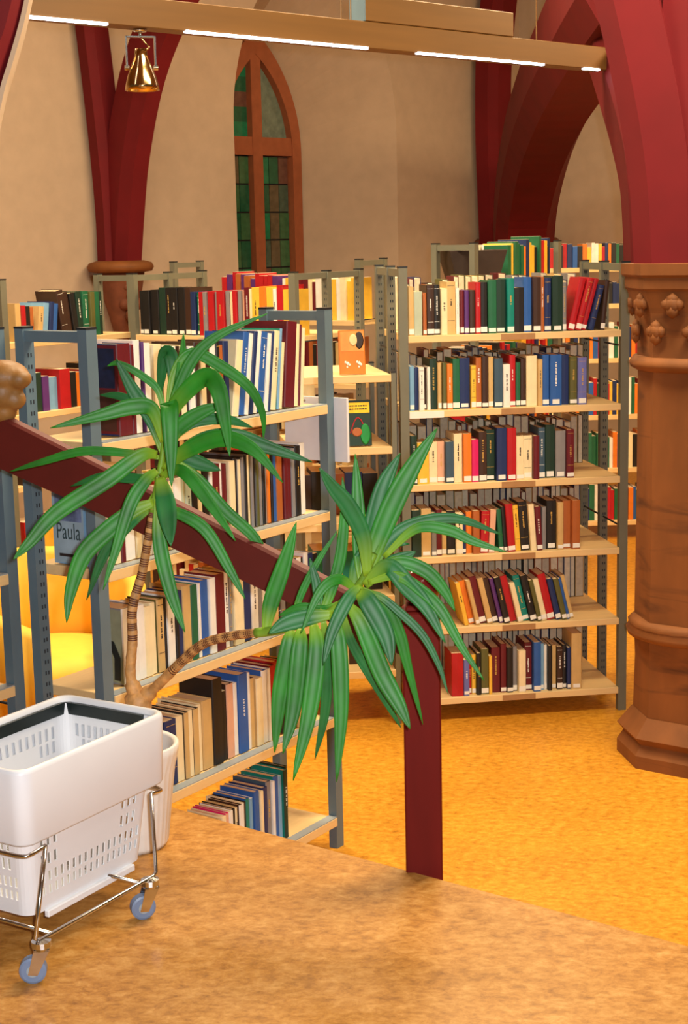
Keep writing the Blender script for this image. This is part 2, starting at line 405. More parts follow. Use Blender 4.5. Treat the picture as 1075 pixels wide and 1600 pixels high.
# ================================================================== BOOKCASES
def bookcase(name, label, loc, yaw, L, depth, height, zs, th=.03, steel=None, slots=(), strip=True, tapes=False, pw=.04, toprail=True, mid=False, braces=True):
    steel = steel or M_STEEL
    root = empty(name, loc, yaw); tag(root, label, 'bookcase')
    ys = [0.004, depth-.034] + ([depth/2-.02] if mid else [])
    for x in (-pw, L):
        for y in ys:
            p = box('post', x, x+pw, y, y+.032, .0, height, steel, root)
            box('post_cap', x-.001, x+pw+.001, y-.001, y+.033, height, height+.006, M_CAP, p)
            box('foot', x+.004, x+pw-.004, y+.004, y+.028, .0, .012, M_CAP, p)
            if (slots == 'all' and y > .1) or any(s_[0] == (x < 0) and abs(s_[1]-y) < .01 for s_ in slots):
                bm = bmesh.new(); n = int((height-.1)/.032)
                for k in range(n):
                    z = .08+k*.032
                    for xx in (x+pw*.36, x+pw*.62): bx(bm, xx, xx+.0042, y-.0009, y+.001, z, z+.011)
                o = from_bm('slots', bm, M_SLOT, p); o['kind'] = 'stuff'
        if toprail:
            box('top_rail', x+.006, x+pw-.006, .03, depth-.03, height-.035, height-.005, steel, root)
        if braces:
            for zz in (height*.42, height*.82):
                tube('cross_wire', [(x+pw/2, .02, zz), (x+pw/2, depth-.02, zz)], .004, M_CAP, root, 6)
    for z in zs:
        b = box('shelf_board', 0, L, 0, depth, z, z+th, M_BOARD, root, .0015)
        if strip: box('edge_strip', .002, L-.002, .001, .034, z+th-.0005, z+th+.003, M_STRIP, b)
        if tapes and z == zs[-2]: box('shelf_label', .0, .145, -.002, .0, z-.002, z+th-.002, M_WHITEL, b)
        if tapes: box('label_holder', L*.43, L*.59, -.002, .0, z+.002, z+th-.002, M_TAPE, b)
    return root

AYAW = .9769
AL, AS, AZ = 1.067, .3512, .082
ADIR = Vector((math.cos(AYAW), math.sin(AYAW), 0))
AO = Vector((-.045, 5.049, 0)) - ADIR*AL
AZS = [AZ+AS*i for i in range(5)]
A_DEPTH = .27
ABACK = Vector((-ADIR.y, ADIR.x, 0))
bookcase('bookcase', 'low blue-grey steel bookcase with picture books behind the plant', AO, AYAW, AL, A_DEPTH, 1.822, AZS,
         slots=[(True, .236)])
# neighbour bay behind the left posts, mostly out of the frame
A2O = AO + ABACK*(A_DEPTH+.012) - ADIR*.42
bookcase('bookcase', 'blue-grey bookcase at the left edge beside the carved rail end', A2O, AYAW, .32, .26, 1.822, [.10, .47, .80, 1.12, 1.45], slots=[])

RYAW, RLN, RS, RZ = .1443, .904, .3086, .077
RDIR = Vector((math.cos(RYAW), math.sin(RYAW), 0)); RBACK = Vector((-RDIR.y, RDIR.x, 0))
RO = Vector((.279, 6.422, 0))
RZS = [RZ+RS*i for i in range(6)]
R_DEPTH = .60
rcase = bookcase('bookcase', 'tall double-sided bookcase of old hardbacks beside the stone column', RO, RYAW, RLN, R_DEPTH, 1.925, RZS, th=.028, slots='all', strip=False, tapes=True, mid=True, steel=M_STEELD, pw=.036)
# narrow display bay left of it
GO = RO - RDIR*(.44+.036*2) + RBACK*.01
GY = (GO+RDIR*.2).y; GZS = [aty(560, y, GY).z for y in (1062, 945, 829, 712, 599)]
g = bookcase('bookcase', 'narrow display bookcase with face-out books beside tall bookcase', GO+RDIR*.03, RYAW, .41, .58, 1.50, GZS, strip=False, steel=M_STEELD, pw=.02, toprail=False, braces=False)

CYAW = AYAW
CO = aty(22, 640, 7.8); CO.z = 0
C_L = .92
CZS = [.12, .46, .82, 1.18, 1.545]
bookcase('bookcase', 'grey corner bookcase on the far left below the corbel', CO, CYAW, C_L, .28, 1.885, CZS, steel=M_STEELD, strip=False)
EYAW = CYAW-math.pi/2
EO = aty(217, 640, 8.3); EO.z = 0
E_L = 1.0
EZS = [.10, .46, .82, 1.18, 1.545]
bookcase('bookcase', 'grey bookcase of dark and yellow volumes behind low bookcase', EO, EYAW, E_L, .62, 1.89, EZS, steel=M_STEELD, strip=False, mid=True, slots=[(False, .586), (False, .29)])
EDIR = Vector((math.cos(EYAW), math.sin(EYAW), 0)); EBACK = Vector((-EDIR.y, EDIR.x, 0))
E2O = EO + EBACK*1.35 - EDIR*.85
bookcase('bookcase', 'rear grey bookcase in front of the pointed window', E2O, EYAW, 1.35, .3, 1.93, [.1, .46, .82, 1.18, 1.55], steel=M_STEELD, strip=False)
S1O = aty(750, 640, 8.35); S1O.z = 0
bookcase('bookcase', 'grey bookcase end frame standing behind the tall bookcase', S1O, AYAW, .95, .27, 2.01, [.1, .46, .82, 1.18, 1.75], steel=M_STEELD, strip=False)
S2O = aty(838, 640, 10.4); S2O.z = 0
bookcase('bookcase', 'rear bookcase of bright books partly hidden by stone column', S2O, RYAW-.1, .95, .3, 2.0, [.1, .46, .82, 1.2, 1.56, 1.80], steel=M_STEELD, strip=False)

# ================================================================== BOOKS
PAL = dict(c=(238, 222, 178), w=(236, 234, 226), t=(206, 172, 112), b=(58, 36, 26), k=(26, 24, 24), r=(178, 20, 30), m=(100, 18, 30),
           g=(26, 98, 66), d=(22, 52, 40), e=(0, 128, 116), n=(26, 46, 96), u=(40, 92, 168), l=(120, 168, 206), p=(88, 46, 118), o=(226, 124, 34),
           y=(238, 190, 62), s=(134, 132, 134), v=(92, 92, 46), h=(172, 96, 44), x=(212, 24, 104), a=(176, 190, 170), i=(104, 110, 178), q=(222, 170, 140), z=(58, 84, 104))
CN = dict(c='cream', w='white', t='tan', b='dark brown', k='black', r='red', m='maroon', g='green', d='dark green', e='teal', n='navy',
          u='blue', l='light blue', p='purple', o='orange', y='yellow', s='grey', v='olive', h='rust brown', x='magenta', a='pale green', i='violet blue', q='pink', z='slate blue')
def bmat(c): return mat('book_'+CN[c].replace(' ', '_'), PAL[c], .5, var=.08, scale=20)
NTH = ['first', 'second', 'third', 'fourth', 'fifth', 'sixth', 'seventh', 'eighth', 'ninth', 'tenth', 'eleventh', 'twelfth', 'thirteenth', 'fourteenth', 'fifteenth',
       'sixteenth', 'seventeenth', 'eighteenth', 'nineteenth', 'twentieth'] + ['twenty-'+s for s in ('first', 'second', 'third', 'fourth', 'fifth', 'sixth', 'seventh', 'eighth', 'ninth')] + \
      ['thirtieth'] + ['thirty-'+s for s in ('first', 'second', 'third', 'fourth', 'fifth', 'sixth', 'seventh', 'eighth', 'ninth')] + ['fortieth'] + ['forty-'+s for s in ('first', 'second', 'third', 'fourth', 'fifth', 'sixth', 'seventh', 'eighth', 'ninth')]
def cover_bm(bm, th, h, dp, c=.0022, side=None):
    rs = min(.004, th*.3)
    out = [(0, rs), (rs*.6, rs*.25), (th/2, 0), (th-rs*.6, rs*.25), (th, rs), (th, dp)]
    inn = [(th-c, dp), (th-c, rs+c), (c, rs+c), (c, dp)]
    ring = out + inn + [(0, dp)]
    lo = [bm.verts.new((x, y, 0)) for x, y in ring]; hi = [bm.verts.new((x, y, h)) for x, y in ring]; n = len(ring)
    fs = []
    for j in range(n): fs.append(bm.faces.new((lo[j], lo[(j+1) % n], hi[(j+1) % n], hi[j])))
    fs.append(bm.faces.new(lo[::-1])); fs.append(bm.faces.new(hi))
    return fs
def title_bm(bm, th, h, rng):
    """illegible lettering: short bars up the spine"""
    z = h*rng.uniform(.38, .55); ze = h*rng.uniform(.66, .86); wdt = min(th*rng.uniform(.18, .3), .007)
    while z < ze:
        l = rng.uniform(.0018, .0045); o_ = rng.uniform(0, .3)*wdt
        bx(bm, th/2-wdt/2+o_, th/2+wdt/2, -.0004, .0006, z, z+l); z += l+rng.choice((.0012, .0012, .0015, .005))
    if rng.random() < .4:
        bx(bm, th*.12, th*.88, -.0005, .0022, h*.92, h*.925)
        bx(bm, th*.12, th*.88, -.0005, .0022, h*.26, h*.265)
def make_book(th, h, dp, c, spine=None, label=False, title=None, rng=random, flip=False):
    """one upright book; x thickness, y depth back from the spine, z up"""
    bm = bmesh.new(); fs = cover_bm(bm, th, h, dp)
    me = bpy.data.meshes.new('book'); 
    if spine:
        for j in range(0, 5): fs[j].material_index = 1
    bmesh.ops.recalc_face_normals(bm, faces=bm.faces); bm.to_mesh(me); bm.free()
    me.materials.append(bmat(c))
    if spine: me.materials.append(bmat(spine))
    o = bpy.data.objects.new('book', me); COL.objects.link(o)
    box('pages', .0022, max(th-.0022, .0035), .0055, dp-.003, .002, h-.003, M_PAPER, o)
    if label:
        lw = min(th-.003, .03); box('spine_label', th/2-lw/2, th/2+lw/2, -.0008, .0015, .006, .006+rng.uniform(.014, .022), M_WHITEL, o)
    if title:
        bm = bmesh.new(); title_bm(bm, th, h, rng); from_bm('title', bm, title, o)['kind'] = 'stuff'
    return o
BOOKN = 0
bgv = {}
def row(seq, O, yaw, z, x0, x1, where, group, unit=.28, dp=.16, inset=.012, label=False, lean=0.0, titles=.4, seed=1, setback=.03, fit=True, bg=False, prints=None, fdp=.1):
    """seq: tokens 'c12h.9s?' -> colour, relative width, relative height; laid along x from x0 to x1"""
    global BOOKN
    rng = random.Random(seed)
    D = Vector((math.cos(yaw), math.sin(yaw), 0)); Bk = Vector((-D.y, D.x, 0))
    toks = []
    for t in seq.split():
        c = t[0]; sp = None; rest = t[1:]
        if rest[0].isalpha(): sp = rest[0]; rest = rest[1:]
        lz = None
        if '/' in rest: rest, lz = rest.split('/'); lz = float(lz)
        wv, hv = rest.split(',')
        toks.append((c, sp, float(wv), float(hv), lz))
    R = math.radians
    lns = [lean if t[4] is None else R(t[4]) for t in toks]
    def layout(k):
        xs = []; xl = x0; pr = None
        for (c, sp, wv, hv, lz), ln in zip(toks, lns):
            th = max(wv*k-.0008, .0045); h = hv*unit
            if pr is not None:
                d = math.tan(pr[0])-math.tan(ln)
                xl = pr[2] + (min(h, pr[1])*d if d > 0 else 0)
            elif ln < 0: xl = x0 + h*math.sin(-ln)
            xs.append(xl); pr = (ln, h, xl + (th+.0008)/math.cos(ln))
        e = pr[2] + (pr[1]*math.sin(pr[0]) if pr[0] > 0 else 0)
        return xs, e
    lo_, hi_ = 1e-5, .01
    for _ in range(40):
        k = (lo_+hi_)/2
        if layout(k)[1] > x1: hi_ = k
        else: lo_ = k
    k = lo_; xs = layout(k)[0]
    for i, ((c, sp, wv, hv, lz), ln, x) in enumerate(zip(toks, lns, xs)):
        th = max(wv*k-.0008, .0045); h = hv*unit
        if bg:
            P = Vector(O) + D*x + Bk*(inset+rng.uniform(0, setback)) + Vector((0, 0, z))
            if ln > 0: P = P + Vector((0, 0, th*math.sin(ln))) + D*(th*math.sin(ln)*math.tan(ln))
            M = Matrix.Translation(P) @ Matrix.Rotation(yaw, 4, 'Z') @ Matrix.Rotation(ln, 4, 'Y')
            bx(bgv.setdefault(sp or c, bmesh.new()), 0, th, 0, dp, 0, h, M); bx(bgv.setdefault('paper_a', bmesh.new()), .002, th-.002, .004, dp, h, h+.001, M)
            continue
        o = make_book(th, h, dp*rng.uniform(.88, 1.05) if i or not prints else fdp, c, sp if sp != c else None, label and rng.random() < .8, (rng.choice((M_GOLD, M_WHITEL)) if c not in 'cwtay' and not (sp and sp in 'cwtay') else M_INK) if rng.random() < titles and th > .011 else None, rng)
        P = Vector(O) + D*x + Bk*(inset+rng.uniform(0, setback)) + Vector((0, 0, z))
        if ln > 0: P = P + Vector((0, 0, th*math.sin(ln))) + D*(th*math.sin(ln)*math.tan(ln))
        o.matrix_world = Matrix.Translation(P) @ Matrix.Rotation(yaw, 4, 'Z') @ Matrix.Rotation(ln, 4, 'Y')
        size = 'slim ' if th < .013 else 'thick ' if th > .04 else 'tall ' if hv > .93 else 'short ' if hv < .66 else ''
        two = CN[c] if not sp or sp == c else CN[c]+' and '+CN[sp]
        tag(o, f'{size}{two} book, {NTH[i]} from left on {where}', 'book', group)
        BOOKN += 1
        if i == 0 and prints: prints(o, th, h, fdp)
ORD = ['top', 'second', 'third', 'fourth', 'fifth', 'bottom']
# ---- tall bookcase, front: widths are photo widths, heights relative to .25 m
RROWS = [
 't30,.76 a45,.68 h20,.66 b40,.78 k33,.78 c34,.72 t48,.82 w20,.72 m22,.68 p25,.68 b30,.68 r28,.8 k37,.8 g46,.83 d54,.84 e38,.85 k55,.7 u43,.86 b44,.86 h22,.86 n37,.84 d58,.87 s25,.76 r35,.84/14 r32,.84/15 r30,.83/15 n30,.72/14 b26,.78/6',
 'l23,.7 n20,.68 w25,.68 b15,.66 w15,.68 d35,.8 t20,.74 v20,.74 o28,.72 g35,.8 n50,.8 y25,.68 h28,.8 b32,.82 t25,.8 z42,.78 w34,.68 r30,.82 g23,.7 b27,.76 c52,.8 t23,.74 u33,.81 u57,.81 n38,.8 v37,.77 i44,.75',
 'd30,.78 y54,.66 c40,.66 q35,.66 z38,.66 c40,.78 o38,.78 x32,.68 b38,.8 d44,.82 n48,.85 r43,.84 c37,.7 c42,.7 m28,.7 z32,.82 d46,.86 s47,.76 m35,.78',
 'd46,.76 t50,.77 s25,.7 m28,.75 t25,.7 k42,.72 c35,.68 n20,.64 o30,.68 h35,.7 r42,.68/3 q30,.7/3 g24,.7/-4 k20,.74/-4 r38,.78/-4 y28,.75/-4 k46,.8/-4 c30,.76/-4 m30,.72/-3 s22,.7 k50,.8 t30,.77 h42,.79 h40,.8',
 'y30,.72/-12 o40,.74/-13 t30,.76/-13 m50,.8/-13 t40,.77/-13 b40,.76/-13 p28,.76/-13 k42,.78/-13 r52,.78/-13 c36,.66/-13 e48,.78/-13 k46,.78/-13 v30,.7/-13 c40,.7/-13 r55,.78/-13 n40,.7/-13 v36,.7/-13 u22,.7/-13 t30,.74/-13',
 'r60,.72 i28,.6 r15,.56 y22,.66 k22,.7 v38,.76 y16,.64 m45,.76 m30,.82 k32,.76 s24,.76 c36,.7 m38,.81 u38,.83 l20,.78 w16,.76 k20,.76 t26,.74 b30,.72 k20,.74 n20,.7 t52,.94']
REND = [1.0, .85, .79, .82, .80, .83]
for i, s in enumerate(RROWS):
    lvl = 5-i
    x0 = .006 if i < 5 else .17
    if i == 4: x0 = .19
    row(s, RO, RYAW, RZS[lvl]+.0285, x0, RLN*REND[i]-(.045 if i == 0 else .006), f'{ORD[i]} shelf beside column', 'old books in the tall bookcase',
        unit=.262, dp=.15, label=True, seed=20+i)
# ---- low bookcase
AROWS = [
 'nm34,.92 rm10,.9 ww18,.94 pp6,.92 ww22,.9 cc24,.88 kk5,.86 cc20,.86 ww18,.84 bb10,.84 cc18,.84 kk6,.84 ww18,.82 bb12,.86 cc16,.82 kb14,.84 ww20,.82 bk10,.86 hh14,.8 nn16,.84 cc20,.84/9 uu18,.92/9 ww14,.9/9 nn12,.92/9 ww14,.92/9 uu20,.9/9 ww12,.88/8 nn8,.9/8 cc18,.9/8 el8,.92/7 tc16,.76/7 mm34,.98/6 cc14,.95/5 mm6,.94/5 cc10,.9/5',
 'lw16,.76 ww16,.78 tc14,.78 mm10,.78 ww24,.76 tc14,.8 ww20,.76 qw12,.72 rr10,.74 wc18,.72 cc14,.72 ww18,.74 aa14,.74 ya16,.76 kk14,.78 tc12,.78 kk14,.8 ww8,.8 mm20,.8 ww8,.8 mm14,.78 cc16,.8 kk8,.82 sc8,.8 ks8,.82 sk8,.84 kc8,.83 vs8,.82 kk8,.84 sv8,.83 ks8,.82 dk8,.82 hs8,.8 oo9,.8 kk6,.8 uu9,.78 hh9,.76 oh12,.78 mm12,.8 bm10,.78 ss10,.8 kk16,.82 ww16,.84',
 'sw36,.8 ww16,.78 cc16,.74 cc12,.76 vt16,.78 kk6,.78 ww18,.8 kk8,.78 nn14,.8 tt20,.84 eg16,.82 ww8,.82 uu18,.84 ww16,.84 mm24,.86 ww12,.86 ss8,.85 cc26,.86 nn22,.84 ww20,.82 ss12,.8 ww18,.8 tt24,.82 kk8,.8 qs14,.8 mb16,.82 kk12,.78 tw14,.78 rk14,.76 ww12,.8 zn16,.78 tk14,.76',
 'dg22,.64 nn24,.72 cc16,.72 kt10,.74 cc10,.74 kt12,.74 cc10,.76 tt22,.78 kk22,.98 ck12,.8 bq16,.86 ww10,.84 uu22,.92 ww8,.9 bt10,.82 tc16,.8 uw12,.86 ww8,.86 mr12,.88 rr16,.9 tk12,.84 mm12,.8 kk14,.82 tt14,.8',
 'rq14,.58 dd14,.56 rr10,.6 tc12,.6 qm16,.62 wk14,.62 ts14,.62 cc14,.64 xq10,.66 ww14,.66 kk12,.66 tc10,.66 bw10,.68 cw10,.68 kk8,.68 ue14,.7 wl12,.68 uu18,.74 cc12,.72 nn18,.74 zs18,.78 ww10,.76 eu18,.8 wl10,.78 ed14,.84 dd10,.86']
AEND = [.95, .93, .99, .88, .80]
def pr_frame(o, th, h, dp):
    box('cover_border', -.0006, .0004, .004, dp-.004, .004, h-.004, bmat('m'), o)
    box('cover_picture', -.0012, .0004, .012, dp-.012, h*.52, h-.012, mat('print_midnight', (22, 30, 62), .4, var=.5, scale=18), o)
    box('cover_picture', -.0012, .0004, .012, dp-.012, .012, h*.5, mat('print_brown', (64, 30, 28), .5, var=.2), o)
def pr_paula(o, th, h, dp):
    box('cover_picture', -.0006, .0004, dp*.32, dp-.003, .003, h-.003, mat('print_pale', (150, 176, 190), .5, var=.15, scale=14), o)
    box('cover_photo', -.0010, .0004, dp*.36, dp*.94, h*.58, h*.94, mat('print_greyblue', (104, 122, 158), .6, var=.5, scale=25), o)
    tc = bpy.data.curves.new('lettering', 'FONT'); tc.body = 'Paula'; tc.size = .044; tc.extrude = .0003
    to = bpy.data.objects.new('lettering_tmp', tc); COL.objects.link(to)
    dg = bpy.context.evaluated_depsgraph_get(); tme = bpy.data.meshes.new_from_object(to.evaluated_get(dg)); bpy.data.objects.remove(to)
    tl = link('lettering', tme, mat('print_slate', (52, 74, 78), .6), o)
    tl['kind'] = 'stuff'
    tl.matrix_local = Matrix(((0, 0, -1, -.0011), (-1, 0, 0, dp*.93), (0, 1.5, 0, h*.34), (0, 0, 0, 1)))
    box('caption_print', -.0010, .0004, dp*.42, dp*.88, h*.10, h*.14, M_INK, o)
def pr_arch(o, th, h, dp):
    box('cover_picture', -.0006, .0004, .004, dp-.004, .004, h-.004, mat('print_sage', (140, 146, 120), .5, var=.1), o)
    bm = bmesh.new(); tube_bm(bm, [(-.001, dp*.25, h*.05), (-.001, dp*.22, h*.35), (-.001, dp*.4, h*.52), (-.001, dp*.65, h*.54)], .012, 6)
    for v in bm.verts: v.co.x = -.0014 if v.co.x < -.001 else -.0005
    from_bm('cover_drawing', bm, M_HANDLE, o)
ADP = [.165, .17, .125, .15, .14]; AFD = [.10, .17, .105, .1, .1]; AX0 = [.12, .012, .085, .20, .36]; APR = [pr_frame, pr_paula, pr_arch, None, None]
for i, s in enumerate(AROWS):
    row(s, AO, AYAW, AZS[4-i]+.0335, AX0[i], AL*AEND[i], f'{ORD[i] if i < 4 else "bottom"} shelf of low bookcase', 'picture books in the low bookcase',
        unit=.275, dp=ADP[i], titles=.15, seed=60+i, inset=.036, setback=.012, prints=APR[i], fdp=AFD[i])
# ---- far left corner bookcase
CR = ['t20,.7 r16,.66 k20,.64 h14,.62 t18,.62/8 l20,.68/8 n14,.7/8 u14,.66/8 b26,.9/-9 b22,.86/-8 k20,.84/-8 d20,.86/-4 g24,.86 v18,.84 g22,.84 d16,.84',
      't12,.7 b22,.7 d26,.74 p16,.66 l24,.62 r26,.76 k18,.68 o20,.66 r20,.7 k30,.8 b26,.82 t20,.8',
      'b20,.7 y14,.6 r18,.66 n20,.7 t22,.66 g20,.7 k20,.66 r24,.7', 'r18,.62 n16,.6 y16,.58 y14,.6 k12,.6 r18,.62 g16,.6 t20,.62']
for i, s in enumerate(CR):
    row(s, CO, CYAW, CZS[4-i]+.0305, .08 if i == 0 else .05, C_L*(.78 if i == 0 else .9 if i == 1 else .55), f'{ORD[i]} shelf of corner bookcase', 'books in the corner bookcase', unit=.27, dp=.17, seed=80+i, titles=.3, bg=i > 0)
ER = ['k18,.84 k30,.85 k34,.86 d30,.9 k26,.9 k28,.9 k30,.9 b26,.9 n20,.82 g16,.8 r22,.82 s16,.82 r26,.83 s16,.82 r30,.84 s16,.84 c16,.82 r18,.84 s14,.84 q14,.84 m24,.9 c12,.88 y30,.9 o26,.92 y26,.9 w14,.88 r24,.94 y24,.86',
      'b30,.8 k20,.82 m20,.8 w30,.7 c30,.72 w24,.72 k30,.8 r30,.8 t30,.7 h26,.72 m30,.7 k22,.76 t26,.74 c20,.74']
for i, s in enumerate(ER):
    row(s, EO, EYAW, EZS[4-i]+.0305, .01, E_L-.01, f'{ORD[i]} shelf of dark-volume bookcase', 'dark and yellow volumes', unit=.27, dp=.18, seed=90+i, titles=.3, label=i == 0, bg=i > 0)

# ---- background rows too small to pick apart: one joined object
def bg_row(O, yaw, z, x0, x1, y, cols, hmin, hmax, wmin, wmax, dp, rng, back=False, lean=0):
    D = Matrix.Translation(Vector(O)+Vector((0, 0, z))) @ Matrix.Rotation(yaw, 4, 'Z')
    x = x0
    while x < x1:
        th = rng.uniform(wmin, wmax); h = rng.uniform(hmin, hmax)
        if x+th > x1: break
        c = rng.choice(cols)
        M = D @ Matrix.Translation((x, y+rng.uniform(0, .025), 0))
        if lean: M = M @ Matrix.Rotation(math.radians(lean), 4, 'Y')
        bm = bgv.setdefault(c, bmesh.new())
        if back:            # fore-edges look at us: boards either side of a paper block
            bx(bm, 0, .0025, 0, dp, 0, h, M); bx(bm, th-.0035, th-.001, 0, dp, 0, h, M); bx(bm, .0025, th-.0035, dp-.003, dp, 0, h, M)
            pb = bgv.setdefault('paper_'+rng.choice('abc'), bmesh.new()); bx(pb, .0025, th-.0035, .004, dp-.003, .002, h-.004, M)
        else:
            bx(bm, 0, th-.001, 0, dp, 0, h, M)
            pb = bgv.setdefault('paper_a', bmesh.new()); bx(pb, .002, th-.003, .004, dp, h, h+.001, M)
        x += th
GL = GO+RDIR*.03
# lower display boards: leaning stacks
row('b30,.7 k24,.76 c14,.5 h20,.7 n30,.72 k26,.7', GL, RYAW, GZS[2]+.0305, .02, .38, 'middle board of narrow display bookcase', 'books in the display bookcase', unit=.25, dp=.17, seed=130, bg=True, inset=.2)
row('m30,.6 e40,.72 t20,.6 e30,.7 y14,.6 k40,.64', GL, RYAW, GZS[1]+.0305, .02, .38, 'fourth board of narrow display bookcase', 'books in the display bookcase', unit=.25, dp=.17, seed=131, bg=True, inset=.1)
row('b40,.7 t30,.7 c26,.66 b40,.72 k30,.7', GL, RYAW, GZS[0]+.0305, .02, .38, 'lowest board of narrow display bookcase', 'books in the display bookcase', unit=.25, dp=.17, seed=132, bg=True, inset=.1)

rg = random.Random(11)
for i in range(6):
    bg_row(RO, RYAW, RZS[i]+.0285, .02 if i < 5 else .02, RLN-.02, .42, 'btnksvmh', .19, .235, .022, .04, .15, rg, back=True)
for i, z in enumerate((.1, .46, .82, 1.18, 1.75)):
    bg_row(S1O, AYAW, z+.0305, .42 if i == 4 else .02, .93, .03, 'rykgnob', .2, .27, .02, .04, .18, rg)
for i, z in enumerate((.1, .46, .82, 1.2, 1.56, 1.80)):
    bg_row(S2O, RYAW-.1, z+.0305, .02, .93, .03, 'ykgnwroucy', .13 if i > 3 else .2, .16 if i > 3 else .25, .02, .04, .18, rg)
for i, z in enumerate((.1, .46, .82, 1.18, 1.55)):
    if i == 4:
        bg_row(E2O, EYAW, z+.0305, .35, .80, .03, 'rrmkphr', .24, .29, .025, .045, .18, rg); bg_row(E2O, EYAW, z+.0305, .80, 1.33, .03, 'ycycwycm', .22, .27, .025, .045, .18, rg)
    else: bg_row(E2O, EYAW, z+.0305, .02, 1.33, .03, 'thcrmkt', .22, .29, .025, .045, .18, rg)
for i, z in enumerate((.10, .47, .80, 1.12, 1.45)):
    bg_row(A2O, AYAW, z+.0305, .02, .30, .03, 'nkunzo', .22, .29, .03, .07, .18, rg)
for i in range(3):
    bg_row(EO, EYAW, EZS[i]+.0305, .02, E_L-.02, .03, 'tbkmhcr', .19, .25, .022, .04, .17, rg)
bmall = bmesh.new(); mats = []
me = bpy.data.meshes.new('background_books')
for c, b in bgv.items():
    idx = len(mats)
    mats.append(mat(c, {'a': (240, 228, 196), 'b': (232, 216, 180), 'c': (214, 202, 174)}[c[-1]], .9, var=.1, scale=50) if c.startswith('paper') else bmat(c))
    for f in b.faces: f.material_index = idx
    t = bpy.data.meshes.new('t'); b.to_mesh(t); b.free(); bmall.from_mesh(t); bpy.data.meshes.remove(t)
bmesh.ops.recalc_face_normals(bmall, faces=bmall.faces)
bmall.to_mesh(me); bmall.free()
for q_ in mats: me.materials.append(q_)
bg = bpy.data.objects.new('background_books', me); COL.objects.link(bg)
tag(bg, 'rows of distant books and page edges on the rear shelves', 'books', kind='stuff')

# ---- face-out books and other shelf things
def local(O, yaw, x, y, z): 
    D = Vector((math.cos(yaw), math.sin(yaw), 0)); B = Vector((-D.y, D.x, 0)); return Vector(O)+D*x+B*y+Vector((0, 0, z))
GL = GO+RDIR*.03
def faceout(px0, px1, pyb, pyt, Oz, setb, c, label, tilt=8):
    """book standing cover-out on a display board; returns root (local x width, -y front)"""
    P = onz((px0+px1)/2, pyb, Oz)
    wdt = (px1-px0)/FPX*P.y*1.02; h = (pyb-pyt)/FPX*P.y*1.01
    o = make_book(.022, h, wdt, c)
    root = o; root.matrix_world = Matrix.Translation(P+Vector((0, 0, .004))) @ Matrix.Rotation(RYAW, 4, 'Z') @ Matrix.Rotation(math.radians(-tilt), 4, 'X') @ Matrix.Translation((wdt/2, 0, 0)) @ Matrix.Rotation(math.pi/2, 4, 'Z')
    tag(o, label, 'book'); return o, wdt, h
# local frame of such a book: x = thickness (0 = cover towards us is x=.022?), y = width
ob, wd, hh = faceout(532, 572, 586, 518, GZS[4]+.0305, 0, 'o', 'orange book with a portrait photo standing on the top display board')
def on_cover(o, wd, y0, y1, z0, z1, m, name='cover_print', d=.0008):
    return box(name, -d, .0005, wd*y0, wd*y1, z0*hh, z1*hh, m, o)
on_cover(ob, wd, .05, .95, .52, .97, mat('print_warm', (222, 150, 70), .5), 'photo_panel')
bm = bmesh.new()
bmesh.ops.create_icosphere(bm, subdivisions=2, radius=1, matrix=Matrix.Translation((-.0012, wd*.45, hh*.77)) @ Matrix.Diagonal((.0005, wd*.17, hh*.14, 1)))
from_bm('portrait_face', bm, mat('print_face', (238, 206, 150), .5), ob, True)
bm = bmesh.new()
bmesh.ops.create_icosphere(bm, subdivisions=2, radius=1, matrix=Matrix.Translation((-.0010, wd*.22, hh*.76)) @ Matrix.Diagonal((.0005, wd*.18, hh*.2, 1)))
from_bm('portrait_hair', bm, mat('print_dark', (44, 30, 26), .5), ob, True)
for yy in (.25, .7):
    bm = bmesh.new()
    for dx, dz, r in ((0, 0, .07), (.08, .03, .05), (-.07, -.03, .05), (.02, -.08, .04)):
        bmesh.ops.create_icosphere(bm, subdivisions=1, radius=1, matrix=Matrix.Translation((-.001, wd*(yy+dx), hh*(.24+dz))) @ Matrix.Diagonal((.0005, wd*r, hh*r*.7, 1)))
    from_bm('flower_print', bm, M_WHITEL, ob, True)
ob, wd, hh = faceout(540, 582, 698, 627, GZS[3]+.0305, 0, 'd', 'green picture book with a yellow title plate on display board')
on_cover(ob, wd, .06, .94, .72, .95, mat('print_yellow', (250, 204, 30), .5), 'title_plate')
bm = bmesh.new()
for ln_, (za) in enumerate((.86, .79)):
    y = .16
    while y < .84:
        l = rg.uniform(.03, .08); bx(bm, -.0014, -.0007, wd*y, wd*min(y+l, .86), hh*za, hh*(za+.03)); y += l+.02
from_bm('title', bm, M_INK, ob)
bm = bmesh.new(); tube_bm(bm, [(-.001, wd*(.8-.08*k), hh*(.28+.34*math.sin(k*.42))) for k in range(7)], .0025, 6); from_bm('red_arc_print', bm, bmat('r'), ob)
bm = bmesh.new(); bmesh.ops.create_icosphere(bm, subdivisions=2, radius=1, matrix=Matrix.Translation((-.0006, wd*.25, hh*.25)) @ Matrix.Diagonal((.0005, wd*.2, hh*.24, 1)))
from_bm('leaf_print', bm, mat('print_green', (20, 140, 60), .5), ob, True)
bm = bmesh.new(); bmesh.ops.create_icosphere(bm, subdivisions=2, radius=1, matrix=Matrix.Translation((-.0009, wd*.55, hh*.3)) @ Matrix.Diagonal((.0005, wd*.2, hh*.1, 1)))
from_bm('animal_print', bm, bmat('h'), ob, True)
